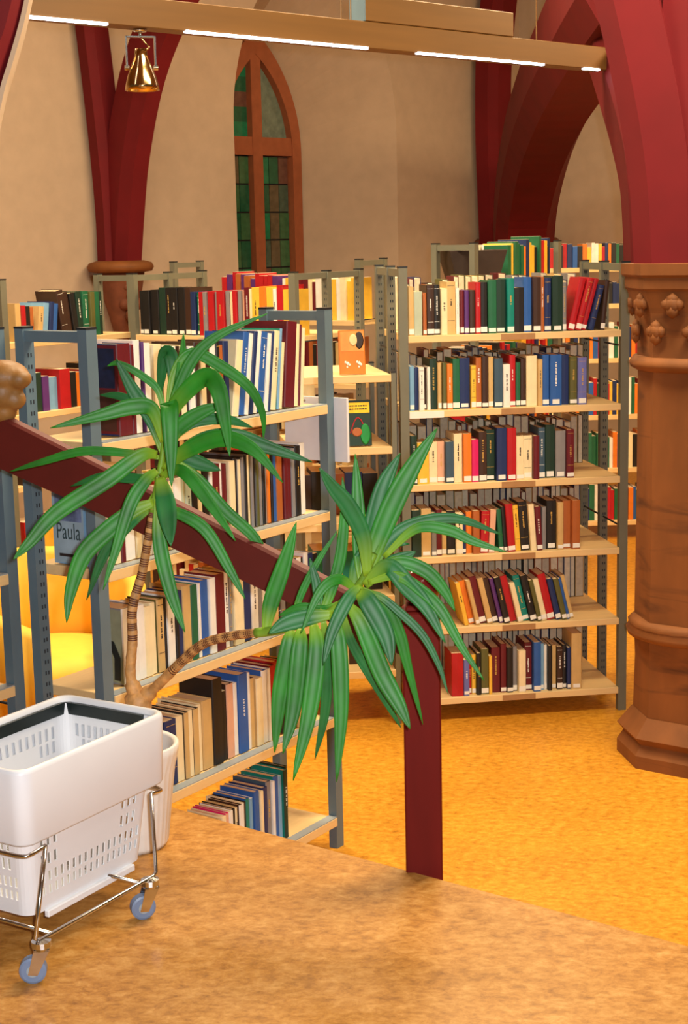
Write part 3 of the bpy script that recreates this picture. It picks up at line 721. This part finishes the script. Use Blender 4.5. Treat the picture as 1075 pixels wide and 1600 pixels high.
# white board hooked to the far end frame of the low bookcase
wbx = AL+.042
p1 = local(AO, AYAW, wbx, -.03, 0); 
wb = box('notice_board', 0, .012, -.045, .205, 1.325, 1.535, M_WHITEP); wb.location = local(AO, AYAW, wbx, 0, 0); wb.rotation_euler = (0, 0, AYAW)
tag(wb, 'white notice board hung on the end of the low bookcase', 'board')
for yy in (.05, .12):
    bm = bmesh.new(); bmesh.ops.create_uvsphere(bm, u_segments=8, v_segments=6, radius=.004, matrix=Matrix.Translation((-.001, yy, 1.522))); from_bm('screw', bm, M_CHROME, wb)

# dark browser bin behind the tall bookcase
bp_ = local(S1O, AYAW, .14, .12, 1.782)
bn = empty('magazine_bin', bp_, AYAW-.75); tag(bn, 'dark tapered bin of magazines on the rear bookcase', 'bin')
bm = bmesh.new()
lo = [(-.11, -.09), (.11, -.09), (.11, .09), (-.11, .09)]; hi = [(-.16, -.12), (.16, -.12), (.16, .12), (-.16, .12)]
va = [bm.verts.new((x, y, 0)) for x, y in lo]; vb = [bm.verts.new((x, y, .19)) for x, y in hi]
bm.faces.new(va[::-1])
for k in range(4): bm.faces.new((va[k], va[(k+1) % 4], vb[(k+1) % 4], vb[k]))
bo = from_bm('bin_body', bm, M_DKBIN, bn); sm = bo.modifiers.new('s', 'SOLIDIFY'); sm.thickness = .008
for k, c in enumerate('cyucw'):
    o = box('magazine', -.04+k*.018, -.032+k*.018, -.08, .08, .012, .22, bmat(c), bn)

# yellow tub armchair beyond the low bookcase
ch = empty('armchair', (-1.20, 6.15, 0), math.radians(-60)); tag(ch, 'yellow tub armchair standing in the aisle behind low bookcase', 'armchair')
bm = bmesh.new(); n = 24
rings = []
for ro, ri in ((.38, .31),):
    for j in range(n+1):
        a = math.radians(20) + math.radians(320)*j/n
        t = abs(j-n/2)/(n/2); ht = .80-.22*t*t
        ca, sa = math.cos(a), math.sin(a)
        rings.append([bm.verts.new(v) for v in ((ro*ca, ro*sa, .12), (ro*1.04*ca, ro*1.04*sa, ht-.03), ((ro+ri)/2*ca, (ro+ri)/2*sa, ht), (ri*ca, ri*sa, ht-.03), (ri*ca, ri*sa, .12))])
for a, b in zip(rings, rings[1:]):
    for j in range(5): bm.faces.new((a[j], a[(j+1) % 5], b[(j+1) % 5], b[j]))
bm.faces.new(rings[0]); bm.faces.new(rings[-1][::-1]); bmesh.ops.recalc_face_normals(bm, faces=bm.faces)
from_bm('backrest', bm, M_YEL, ch, True)
lathe('seat', [(.29, .16), (.31, .2), (.315, .38), (.30, .43), (.2, .45), (.05, .455)], M_YEL, ch, 24)
for a in range(4): lathe('leg', [(.015, 0), (.022, .13)], M_CAP, ch, 8, loc=(.25*math.cos(a*math.pi/2+.8), .25*math.sin(a*math.pi/2+.8), 0))

# ================================================================== RAILING
pc = E2 + EN*.066; pc.x -= .033; PX, PY = pc.x, pc.y
zt = aty(662, 957, PY-.04).z
rail = empty('stair_railing', (PX, PY, 0), -.04); tag(rail, 'dark red wooden handrail sloping down to a square newel post', 'railing')
pw = .041
npst = box('newel_post', -pw, pw, -pw, pw, 0, zt, M_WOODRED, rail, .004)
box('post_cap', -pw*.8, pw*.8, -pw*.8, pw*.8, zt, zt+.012, M_WOODRED, npst, .003)
bc = aty(655, 918, PY-.0).z
lathe('ball_finial', [(.012, -.06), (.022, -.052), (.018, -.042), (.026, -.034)] + [(.043*math.cos(a), .043*math.sin(a)) for a in [math.radians(-60+k*10) for k in range(16)]] + [(.004, .043)], mat('oxblood_gloss', (104, 26, 26), .12, var=.1), npst, 24, loc=(0, 0, bc))
# rail: tapered board on the vertical plane above the landing edge
PB = Vector((PX, PY, 0)); rl = aty(0, 690, 3.86); rv = Vector((rl.x-PX, rl.y-PY, 0)).normalized(); PN = Vector((-rv.y, rv.x, 0))
if PN.y < 0: PN = -PN
def railpt(x, y): return onplane(x, y, PB, PN)
tops = [railpt(*p) for p in ((-36, 630), (0, 649), (110, 704), (250, 774), (413, 856), (510, 907), (636, 972))]
bots = [railpt(*p) for p in ((-36, 710), (0, 727), (110, 776), (250, 842), (400, 911), (495, 957), (636, 1022))]
bm = bmesh.new(); rings = []
for a, b in zip(tops, bots):
    rings.append([bm.verts.new(v) for v in (a-PN*.02, a-PN*.012+Vector((0, 0, .006)), a+PN*.012+Vector((0, 0, .006)), a+PN*.02, b+PN*.02, b-PN*.02)])
for a, b in zip(rings, rings[1:]):
    for j in range(6): bm.faces.new((a[j], a[(j+1) % 6], b[(j+1) % 6], b[j]))
bm.faces.new(rings[0]); bm.faces.new(rings[-1][::-1]); bmesh.ops.recalc_face_normals(bm, faces=bm.faces)
ho = from_bm('handrail', bm, mat('oxblood_rail', (92, 22, 16), .6, var=.12, scale=10), rail); ho.matrix_parent_inverse = rail.matrix_world.inverted() if False else Matrix.LocRotScale(rail.location, rail.rotation_euler, None).inverted()
# upper newel, out of the frame, and its carved end that peeks in
un = railpt(-62, 680)
inv = Matrix.LocRotScale(rail.location, rail.rotation_euler, None).inverted()
ul = inv @ un
upst = box('upper_newel_post', ul.x-.045, ul.x+.045, ul.y-.045, ul.y+.045, HL, un.z+.06, M_WOODRED, rail, .004)
bm = bmesh.new()
for x_, y_, r, sx, sz in ((4, 588, .066, 1.0, .62), (30, 592, .036, .85, .7), (4, 612, .060, .85, .8), (22, 624, .030, 1, .9), (6, 642, .036, .9, .9), (-16, 610, .075, 1, .9)):
    c_l = inv @ railpt(x_, y_)
    bmesh.ops.create_icosphere(bm, subdivisions=3, radius=r, matrix=Matrix.Translation((c_l.x, c_l.y, c_l.z)) @ Matrix.Diagonal((sx, .9, sz, 1)))
fo_ = from_bm('carved_rail_end', bm, M_CARVE, rail, True); fo_['label'] = 'golden carved wooden knob on the upper rail end'
rmd = fo_.modifiers.new('r', 'REMESH'); rmd.mode = 'VOXEL'; rmd.voxel_size = .006; rmd.use_smooth_shade = True

# ================================================================== BASKET TROLLEY
def P2(v): return Vector((v.x, v.y, 0))
ZR = 1.056
nC, rC, bC = onz(26, 1211, ZR), onz(257, 1112, ZR), onz(105, 1080, ZR)
bl = (rC-nC).length; bs = (bC-rC).length
BY = math.atan2((rC-nC).y, (rC-nC).x)
bctr = (nC + bC)*.5
bsk = empty('shopping_basket', (bctr.x, bctr.y, HL), BY); tag(bsk, 'white plastic slotted shopping basket resting in a wire trolley', 'basket')
ZH = ZR-HL
def rr(lx, ly, r, nc=6, ns=34, nt=22):
    pts = []
    hx, hy = lx/2-r, ly/2-r
    for (cx, cy, a0_, n_) in ((hx, -hy, -90, nt), (hx, hy, 0, ns), (-hx, hy, 90, nt), (-hx, -hy, 180, ns)):
        for k in range(nc): 
            a = math.radians(a0_+90*k/nc); pts.append((cx+r*math.cos(a), cy+r*math.sin(a), 0))
        # straight run to the next corner
        a = math.radians(a0_+90); p = (cx+r*math.cos(a), cy+r*math.sin(a))
        nx = {0: (hx, hy), 1: (-hx, hy), 2: (-hx, -hy), 3: (hx, -hy)}[{-90: 0, 0: 1, 90: 2, 180: 3}[a0_]]
        q2 = (nx[0]+r*math.cos(a), nx[1]+r*math.sin(a))
        for k in range(n_): pts.append((p[0]+(q2[0]-p[0])*k/n_, p[1]+(q2[1]-p[1])*k/n_, 1+k))
    return pts
# skirt
bm = bmesh.new(); loops = []
for lx, ly, z in ((bl-.03, bs-.03, ZH-.012), (bl-.022, bs-.022, ZH-.002), (bl-.012, bs-.012, ZH), (bl-.003, bs-.003, ZH-.003), (bl, bs, ZH-.01), (bl-.006, bs-.006, ZH-.15), (bl-.012, bs-.012, ZH-.155), (bl-.04, bs-.04, ZH-.155)):
    loops.append([bm.verts.new((x, y, z)) for x, y, f in rr(lx, ly, .03)])
for a, b in zip(loops, loops[1:]):
    n = len(a)
    for j in range(n): bm.faces.new((a[j], a[(j+1) % n], b[(j+1) % n], b[j]))
bmesh.ops.recalc_face_normals(bm, faces=bm.faces)
from_bm('rim_skirt', bm, M_PLAST, bsk, True)
# tapered body with real slots
bm = bmesh.new(); loops = []; flags = None
zl = [ZH-.014, ZH-.05, ZH-.058, ZH-.085, ZH-.09, ZH-.115, ZH-.125, ZH-.15, ZH-.16, ZH-.185, ZH-.20, ZH-.225, ZH-.24, ZH-.262, ZH-.27, ZH-.29, ZH-.30, ZH-.322]
hol = {1: 0, 2: 1, 4: 2, 6: 2, 8: 2, 10: 2, 12: 2, 13: 0, 14: 1, 12: 1, 16: 0}
for z in zl:
    t = (ZH-.014-z)/.31
    pr = rr(bl-.03-.07*t, bs-.03-.06*t, .03); flags = [p[2] for p in pr]
    loops.append([bm.verts.new((x, y, z)) for x, y, f in pr])
ns_of = []
for i, (a, b) in enumerate(zip(loops, loops[1:])):
    n = len(a); mode = hol.get(i, 0)
    for j in range(n):
        fl_ = flags[j]; hole = False
        if fl_ and mode:
            if fl_ % 2 == 0:
                hole = mode == 1 or fl_ <= 6 or (mode == 2 and flags[(j+7) % n] == 0)
        if not hole: bm.faces.new((a[j], a[(j+1) % n], b[(j+1) % n], b[j]))
bm.faces.new(loops[-1])
bmesh.ops.recalc_face_normals(bm, faces=bm.faces)
bd = from_bm('slotted_body', bm, M_PLAST, bsk); sm = bd.modifiers.new('s', 'SOLIDIFY'); sm.thickness = .003
zb = ZH-.322
for y in (-1, 1): box('base_runner', -bl*.30, bl*.30, y*(bs*.36)-.006, y*(bs*.36)+.006, zb-.014, zb+.001, M_PLAST, bsk, .002)
# black carrying handle folded down inside the far rim
hx, hy = bl/2-.022, bs/2-.022
tubep = [(-hx+.03, hy, ZH-.024), (hx-.02, hy, ZH-.024), (hx, hy-.02, ZH-.024), (hx, -hy+.03, ZH-.024)]
bm = bmesh.new()
path = spline(tubep, 6); rings = []
for i, p in enumerate(path):
    t = (path[min(i+1, len(path)-1)]-path[max(i-1, 0)]).normalized(); s_ = Vector((-t.y, t.x, 0))
    rings.append([bm.verts.new(p+s_*a+Vector((0, 0, b))) for a, b in ((-.004, -.014), (.004, -.014), (.004, .012), (-.004, .012))])
for a, b in zip(rings, rings[1:]):
    for j in range(4): bm.faces.new((a[j], a[(j+1) % 4], b[(j+1) % 4], b[j]))
bm.faces.new(rings[0]); bm.faces.new(rings[-1][::-1]); bmesh.ops.recalc_face_normals(bm, faces=bm.faces)
from_bm('carry_handle', bm, M_HANDLE, bsk)

tr = empty('basket_trolley', (bctr.x, bctr.y, HL), BY); tag(tr, 'chrome wire trolley on castors under the white basket', 'trolley')
TI = Matrix.LocRotScale(tr.location, tr.rotation_euler, None).inverted()
def tl_(x, y, z): return TI @ onz(x, y, HL+z)
k1, k2 = tl_(68, 1533, 0), tl_(237, 1432, 0)
yn = (k1.y+k2.y)/2; xa, xb = k1.x, k2.x
zr_ = .085                                   # rod height
zu = ZH-.162                                 # support ring height
ux, uy = bl/2+.004, bs/2+.004
for sy, yb in ((-1, yn), (1, -yn)):
    tube('side_frame', spline([(-ux*.76, sy*uy, zu), (xa-.016, yb, zr_+.006)], 2) + [(xa-.006, yb, zr_), (xb+.012, yb, zr_)] + [(xb+.022, yb, zr_+.006), (ux*.66, sy*uy, zu)], .0042, M_CHROME, tr, 10)
for x, s_ in ((-ux, -1), (ux-.03, 1)):
    tube('support_hoop', spline([((x*.76 if s_ < 0 else ux*.66), -uy, zu), (x*.95, -uy*.97, zu-.006), (x, -uy*.84, zu-.006)], 4) + spline([(x, uy*.84, zu-.006), (x*.95, uy*.97, zu-.006), ((x*.76 if s_ < 0 else ux*.66), uy, zu)], 4), .0042, M_CHROME, tr, 10)
tube('cross_rod', [(xa+.03, yn, zr_), (xa+.03, -yn, zr_)], .004, M_CHROME, tr, 8)
tube('cross_rod', [(xb-.03, yn, zr_), (xb-.03, -yn, zr_)], .004, M_CHROME, tr, 8)
WR = .026
def caster(x, y, ang):
    c = empty('caster', (x, y, 0), ang); c.parent = tr
    bm = bmesh.new(); tube_bm(bm, [(0, 0, .066), (0, 0, .072), (0, 0, .083), (0, 0, .086)], [.016, .019, .019, .008], 16); bmesh.ops.recalc_face_normals(bm, faces=bm.faces)
    from_bm('swivel', bm, M_CHROME, c, False)
    bm = bmesh.new()
    for s_ in (-1, 1):
        for a, b in (((-.012, s_*.0125, .068), (.016, s_*.0125, WR)),):
            vs = [bm.verts.new(v) for v in ((-.016, s_*.0125, .068), (.014, s_*.0125, .068), (.027, s_*.0125, WR-.006), (.009, s_*.0125, WR-.008))]
            ws = [bm.verts.new((v.co.x, v.co.y+s_*.002, v.co.z)) for v in vs]
            bm.faces.new(vs); bm.faces.new(ws[::-1])
            for j in range(4): bm.faces.new((vs[j], ws[j], ws[(j+1) % 4], vs[(j+1) % 4]))
    bx(bm, -.016, .014, -.0145, .0145, .066, .069)
    bmesh.ops.recalc_face_normals(bm, faces=bm.faces); from_bm('fork', bm, M_CHROME, c)
    bm = bmesh.new(); tube_bm(bm, [(.018, -.011, WR), (.018, -.009, WR), (.018, .009, WR), (.018, .011, WR)], [WR*.84, WR, WR, WR*.84], 28)
    bmesh.ops.recalc_face_normals(bm, faces=bm.faces); wh = from_bm('wheel', bm, M_WHEEL, c)
    bm = bmesh.new(); tube_bm(bm, [(.018, -.0125, WR), (.018, .0125, WR)], WR*.45, 16); bmesh.ops.recalc_face_normals(bm, faces=bm.faces); from_bm('hub', bm, M_STRIP, c)
    return c
for x, y, a in ((k1.x, k1.y, 2.2), (k2.x, k2.y, 2.5), (k1.x, -k1.y, 1.0), (k2.x, -k2.y, 3.0)): caster(x, y, a)

# ================================================================== PLANT
pp = onz(210, 1318, HL)
pl = empty('potted_yucca', (pp.x, pp.y, HL)); tag(pl, 'two-stemmed yucca in a white ribbed pot behind the basket', 'plant')
PR = .110; PHt = .245
bm = bmesh.new(); n = 192; prof = [(.0, .0), (.074, .0), (.080, .012), (.100, PHt*.75), (PR, PHt*.93), (PR+.004, PHt), (PR-.002, PHt+.004), (PR-.010, PHt-.002), (PR-.016, PHt*.8)]
rings = []
for q_i, (r, z) in enumerate(prof):
    ring = []
    for j in range(n):
        a = 2*math.pi*j/n; rr_ = r
        if 1 <= q_i <= 4: rr_ = r*(1+.026*abs(math.cos(17*(a+z*2.4))))
        ring.append(bm.verts.new((rr_*math.cos(a), rr_*math.sin(a), z)))
    rings.append(ring)
for a, b in zip(rings, rings[1:]):
    for j in range(n):
        try: bm.faces.new((a[j], a[(j+1) % n], b[(j+1) % n], b[j]))
        except ValueError: pass
bmesh.ops.remove_doubles(bm, verts=bm.verts, dist=1e-5); bmesh.ops.recalc_face_normals(bm, faces=bm.faces)
from_bm('pot', bm, M_POT, pl, True)
lathe('soil', [(.02, PHt*.8), (PR-.015, PHt*.82), (PR-.02, PHt*.84), (.02, PHt*.86)], M_SOIL, pl, 32)
PI_ = Matrix.Translation(pl.location).inverted()
Y0 = pp.y
def pt(x, y, Y): return PI_ @ aty(x, y, Y)
ZB = PHt*.84
knob = pt(216, 1088, Y0)
tube('trunk', [(knob.x, knob.y, ZB), (knob.x, knob.y, (ZB+knob.z)/2), knob, knob+Vector((0, 0, .012))], [.026, .027, .032, .02], M_TRUNK, pl, 14)
st1 = spline([pt(214, 1090, Y0), pt(204, 1055, Y0), pt(207, 1000, Y0), pt(207, 950, Y0), pt(222, 895, Y0+.005), pt(232, 840, Y0), pt(240, 795, Y0)], 8)
st2 = spline([pt(222, 1092, Y0), pt(245, 1072, Y0-.02), pt(285, 1033, Y0-.08), pt(318, 1006, Y0-.13), pt(360, 994, Y0-.19), pt(405, 988, Y0-.25)], 8)
for st in (st1, st2):
    n = len(st)
    tube('stem', st, [.0125-.0035*i/n+(.006 if i < 6 else 0)+.0008*((i % 3) == 0) for i in range(n)], M_TRUNK, pl, 12)
    bm = bmesh.new()
    for i in range(n//3, n-1):
        for f_ in (.0, .5):
            a = st[i]+(st[i+1]-st[i])*f_; b = a+(st[i+1]-st[i]).normalized()*.0034
            tube_bm(bm, [a, b], .0128-.0035*i/n, 12)
    bmesh.ops.recalc_face_normals(bm, faces=bm.faces); o = from_bm('leaf_scars', bm, M_RING, pl); o['kind'] = 'stuff'
gs1 = spline([pt(239, 800, Y0), pt(246, 760, Y0), pt(254, 710, Y0), pt(262, 650, Y0)], 5)
gs2 = spline([pt(400, 989, Y0-.245), pt(445, 982, Y0-.28), pt(510, 960, Y0-.32), pt(560, 915, Y0-.34), pt(585, 865, Y0-.35)], 5)
tube('green_stalk', gs1, [.010-.005*i/len(gs1) for i in range(len(gs1))], M_STALK, pl, 10)
tube('green_stalk', gs2, [.011-.004*i/len(gs2) for i in range(len(gs2))], M_STALK, pl, 10)
def leaf(pts, wpx, m=M_LEAF, fold=.25):
    """pts: (x, y, Y) along the midrib"""
    mid = spline([pt(*p) for p in pts], 7); n = len(mid)
    Yc = sum(p[2] for p in pts)/len(pts); hw = wpx/2/FPX*Yc*1.08
    bm = bmesh.new(); rows = []
    camv = PI_ @ CAM
    for i, p in enumerate(mid):
        t = i/(n-1); T = (mid[min(i+1, n-1)]-mid[max(i-1, 0)]).normalized()
        view = (camv-p).normalized()
        sd = T.cross(view)
        sd = sd.normalized() if sd.length > 1e-4 else Vector((1, 0, 0))
        nr = sd.cross(T).normalized()
        if t < .45: ww = .42+.58*math.sin(t/.45*math.pi/2)
        else: ww = max(.03, math.cos((t-.45)/.55*math.pi/2)**.75)
        ww *= hw
        dn = nr*(-fold*ww)
        rows.append([bm.verts.new(p - sd*ww - dn), bm.verts.new(p - sd*ww*.5 - dn*.4), bm.verts.new(p+dn*.3), bm.verts.new(p + sd*ww*.5 - dn*.4), bm.verts.new(p + sd*ww - dn)])
    for a, b in zip(rows, rows[1:]):
        for j in range(4): bm.faces.new((a[j], a[j+1], b[j+1], b[j]))
    o = from_bm('leaf', bm, m, pl, True)
    at = o.data.attributes.new('along', 'FLOAT', 'POINT')
    for i in range(n):
        for j in range(5): at.data[i*5+j].value = i/(n-1)
    sm = o.modifiers.new('s', 'SOLIDIFY'); sm.thickness = .0009
    return o
def lf(px, wpx, Yb, Yt, m=M_LEAF, fold=.25):
    k = len(px)-1
    leaf([(x, y, Yb+(Yt-Yb)*i/k) for i, (x, y) in enumerate(px)], wpx, m, fold)
G, Dk = M_LEAF, M_LEAFD
C1 = [
 ([(264, 660), (275, 618), (302, 560), (343, 523), (418, 490)], 17, -.01, -.02, G), ([(264, 665), (276, 620), (284, 565), (287, 520)], 14, .0, .08, G),
 ([(262, 660), (272, 610), (268, 560), (258, 552), (252, 590), (250, 622)], 20, .03, .10, Dk), ([(262, 680), (275, 632), (318, 590), (340, 606), (352, 660), (359, 713)], 27, -.03, -.16, G),
 ([(262, 650), (272, 585), (300, 552), (345, 572), (390, 606), (410, 646), (412, 687)], 17, .03, .12, G), ([(262, 700), (280, 668), (317, 643), (356, 631)], 22, -.01, -.02, G),
 ([(256, 735), (290, 705), (345, 685), (395, 702), (442, 754)], 25, -.03, -.14, G), ([(258, 730), (310, 692), (364, 684), (415, 698), (488, 722)], 28, .02, .05, Dk),
 ([(250, 745), (284, 736), (327, 786), (368, 845)], 19, -.03, -.14, G), ([(262, 715), (305, 745), (350, 796), (404, 850), (414, 920)], 19, .01, .02, G),
 ([(243, 795), (274, 800), (321, 828), (361, 894), (383, 936)], 18, -.02, -.08, G), ([(246, 780), (250, 850), (267, 925), (289, 988)], 22, -.03, -.10, G),
 ([(250, 745), (258, 780), (263, 815), (267, 853)], 29, -.05, -.13, Dk), ([(258, 690), (263, 640), (265, 640), (267, 700), (268, 760)], 26, -.04, -.13, G),
 ([(256, 690), (238, 640), (205, 636), (160, 648), (78, 669)], 24, -.02, -.07, G), ([(256, 710), (240, 660), (208, 610), (181, 560)], 22, .0, .03, Dk),
 ([(258, 660), (248, 612), (223, 588), (186, 568), (167, 572)], 11, .02, .04, G), ([(254, 680), (225, 640), (190, 620), (155, 617)], 14, .02, .06, Dk),
 ([(250, 715), (200, 708), (130, 705), (65, 722), (15, 737)], 13, .0, .05, G), ([(246, 710), (220, 712), (167, 750), (89, 801), (45, 849), (21, 874)], 25, -.04, -.14, G),
 ([(245, 735), (228, 750), (205, 785), (184, 850), (161, 922)], 20, -.03, -.10, G), ([(240, 785), (205, 800), (167, 830), (130, 868), (110, 926), (104, 973)], 27, -.02, -.09, G),
 ([(240, 790), (205, 815), (165, 862), (135, 938)], 19, .01, .02, Dk), ([(242, 770), (225, 800), (200, 812), (170, 838), (148, 900)], 13, .02, .06, G),
 ([(248, 745), (215, 748), (160, 745), (110, 760)], 15, .04, .10, Dk), ([(252, 700), (300, 660), (350, 655), (395, 668)], 18, .04, .10, Dk),
 ([(250, 730), (280, 715), (315, 725), (345, 735)], 24, .03, .06, Dk)]
for px, wp, a, b, m_ in C1: lf(px, wp, Y0+a, Y0+b, m_)
Y2 = Y0-.34
C2 = [
 ([(572, 900), (590, 845), (617, 781), (648, 724), (683, 669)], 32, 0, .02, G), ([(570, 905), (577, 860), (597, 767), (625, 708)], 30, .0, .04, Dk),
 ([(565, 910), (562, 860), (559, 781), (555, 709)], 21, .0, .05, G), ([(574, 900), (568, 840), (545, 792), (520, 761), (499, 731)], 26, -.02, -.05, Dk),
 ([(575, 905), (600, 855), (640, 822), (710, 810), (786, 836)], 20, .0, .02, Dk), ([(600, 870), (650, 826), (700, 828), (740, 846), (790, 862)], 17, -.02, -.07, G),
 ([(415, 985), (424, 940), (445, 878), (463, 816)], 25, .08, .09, G), ([(500, 965), (515, 930), (532, 870), (538, 800), (535, 745)], 17, .03, .05, G),
 ([(455, 978), (470, 930), (495, 880), (528, 828)], 11, .06, .07, G), ([(498, 965), (496, 920), (484, 872)], 15, .04, .07, Dk),
 ([(575, 905), (604, 884), (628, 872), (650, 862)], 21, .0, .0, Dk), ([(570, 915), (605, 885), (637, 916), (667, 950), (696, 1005)], 28, -.03, -.10, Dk),
 ([(578, 900), (620, 878), (665, 892), (695, 924), (711, 955)], 21, .0, -.02, G), ([(575, 910), (620, 900), (660, 924), (690, 955), (722, 1012), (757, 1064)], 18, -.04, -.12, G),
 ([(560, 930), (590, 930), (625, 957), (660, 992), (685, 1038), (700, 1084)], 13, -.04, -.1, Dk), ([(560, 925), (575, 940), (603, 992), (612, 1040)], 30, -.06, -.11, Dk),
 ([(545, 945), (565, 975), (597, 1052), (624, 1102), (641, 1139)], 28, -.05, -.12, G), ([(565, 920), (600, 942), (624, 990), (637, 1040), (661, 1132)], 18, -.02, -.03, G),
 ([(535, 955), (550, 1005), (595, 1082), (627, 1138)], 15, .0, .02, Dk), ([(455, 985), (452, 1010), (437, 1090), (429, 1176)], 28, .02, -.02, G),
 ([(470, 982), (468, 1015), (458, 1110), (442, 1178)], 26, .0, -.06, G), ([(490, 975), (495, 1020), (482, 1120), (458, 1220)], 27, -.02, -.10, G),
 ([(505, 968), (511, 1020), (508, 1110), (492, 1187)], 17, .02, .04, Dk), ([(520, 960), (529, 1005), (533, 1110), (526, 1222)], 25, -.03, -.10, G),
 ([(520, 960), (480, 965), (445, 975), (420, 990)], 26, -.03, -.05, Dk), ([(540, 940), (505, 955), (470, 950), (435, 962)], 18, .02, .05, G),
 ([(560, 925), (530, 905), (500, 925), (470, 990)], 16, -.04, -.09, G), ([(565, 915), (545, 935), (520, 985), (505, 1040)], 20, -.05, -.1, Dk),
 ([(550, 935), (560, 880), (590, 850), (640, 850)], 22, .01, .02, Dk)]
for px, wp, a, b, m_ in C2: lf(px, wp, Y2+a, Y2+b, m_)

# ================================================================== LAMPS
LZ = 2.86; LYAW = math.radians(43)
L0 = onz(38, 36, 2.83) if False else aty(36, 26, 5.5)
LD = Vector((math.cos(LYAW), math.sin(LYAW), 0)); LN_ = Vector((-LD.y, LD.x, 0))
def lpos(x, y):
    p = onplane(x, y, L0, LN_); return (p-L0).dot(LD), p.z
lr, zr1 = lpos(936, 108)
lz0 = (L0.z+zr1)/2
lam = empty('pendant_lamp', (L0.x, L0.y, lz0), LYAW); tag(lam, 'long wooden pendant lamp beam with glowing light strips', 'lamp')
bt = .105
box('beam', -.15, lr+.06, 0, .09, .0, bt, M_TANWOOD, lam, .003)
xa_, za_ = lpos(572, 70); xb_, zb_ = lpos(803, 95)
ub = box('ballast_box', xa_, xb_, .0, .09, bt+.002, bt+.105, M_TANWOOD, lam, .003)
box('ballast_end', xa_-.004, xa_, .0, .09, bt+.002, bt+.105, M_STEEL, ub)
ME_ = emit('light_strip_glow', (236, 240, 255), 9)
for x0, x1 in ((36, 170), (290, 575), (652, 850), (913, 937)):
    a = lpos(x0, 40)[0]; b = lpos(x1, 80)[0]
    box('light_strip', a, b, -.003, .014, -.005, .004, ME_, lam)
for x in (545, 560): 
    a = lpos(x, 20)[0]; tube('cable', [(a, .045, bt), (a+.02, .045, WT-lz0)], .003, M_CHROME, lam, 6)
a = lpos(850, 50)[0]; tube('cable', [(a, .045, bt), (a, .045, WT-lz0)], .003, M_CHROME, lam, 6)
# brass spotlight in its yoke
sxl = lpos(230, 45)[0]
sp = empty('spotlight', Vector((L0.x, L0.y, lz0)) + LD*sxl + LN_*.045, LYAW-math.radians(30)); sp.scale = (1, 1, .88); tag(sp, 'polished brass spotlight hanging in a square yoke from the beam', 'spotlight')
lathe('ceiling_mount', [(.022, -.012), (.026, -.008), (.026, -.001)], M_CHROME, sp, 16)
tube('stem', [(0, 0, -.012), (0, 0, -.03)], .006, M_CHROME, sp, 10)
yw = .052
box('yoke', -yw, yw, -.008, .008, -.034, -.028, M_CHROME, sp)
for s_ in (-1, 1):
    box('yoke_arm', s_*yw-.003, s_*yw+.003, -.008, .008, -.155, -.028, M_CHROME, sp)
    bm = bmesh.new(); tube_bm(bm, [(s_*(yw-.008), 0, -.155), (s_*(yw+.008), 0, -.155)], .010, 14); bmesh.ops.recalc_face_normals(bm, faces=bm.faces); from_bm('pivot_knob', bm, M_CHROME, sp, False)
lathe('lamp_housing', [(.012, -.078), (.022, -.08), (.024, -.11), (.040, -.155), (.052, -.19), (.060, -.225), (.063, -.246), (.060, -.246), (.05, -.21), (.01, -.16)], M_BRASS, sp, 32)
tube('cable', spline([(0, 0, -.03), (.02, -.005, -.06), (.03, -.01, -.075), (.01, 0, -.09)], 5), .003, M_BRASS, sp, 6)
print('books', BOOKN)
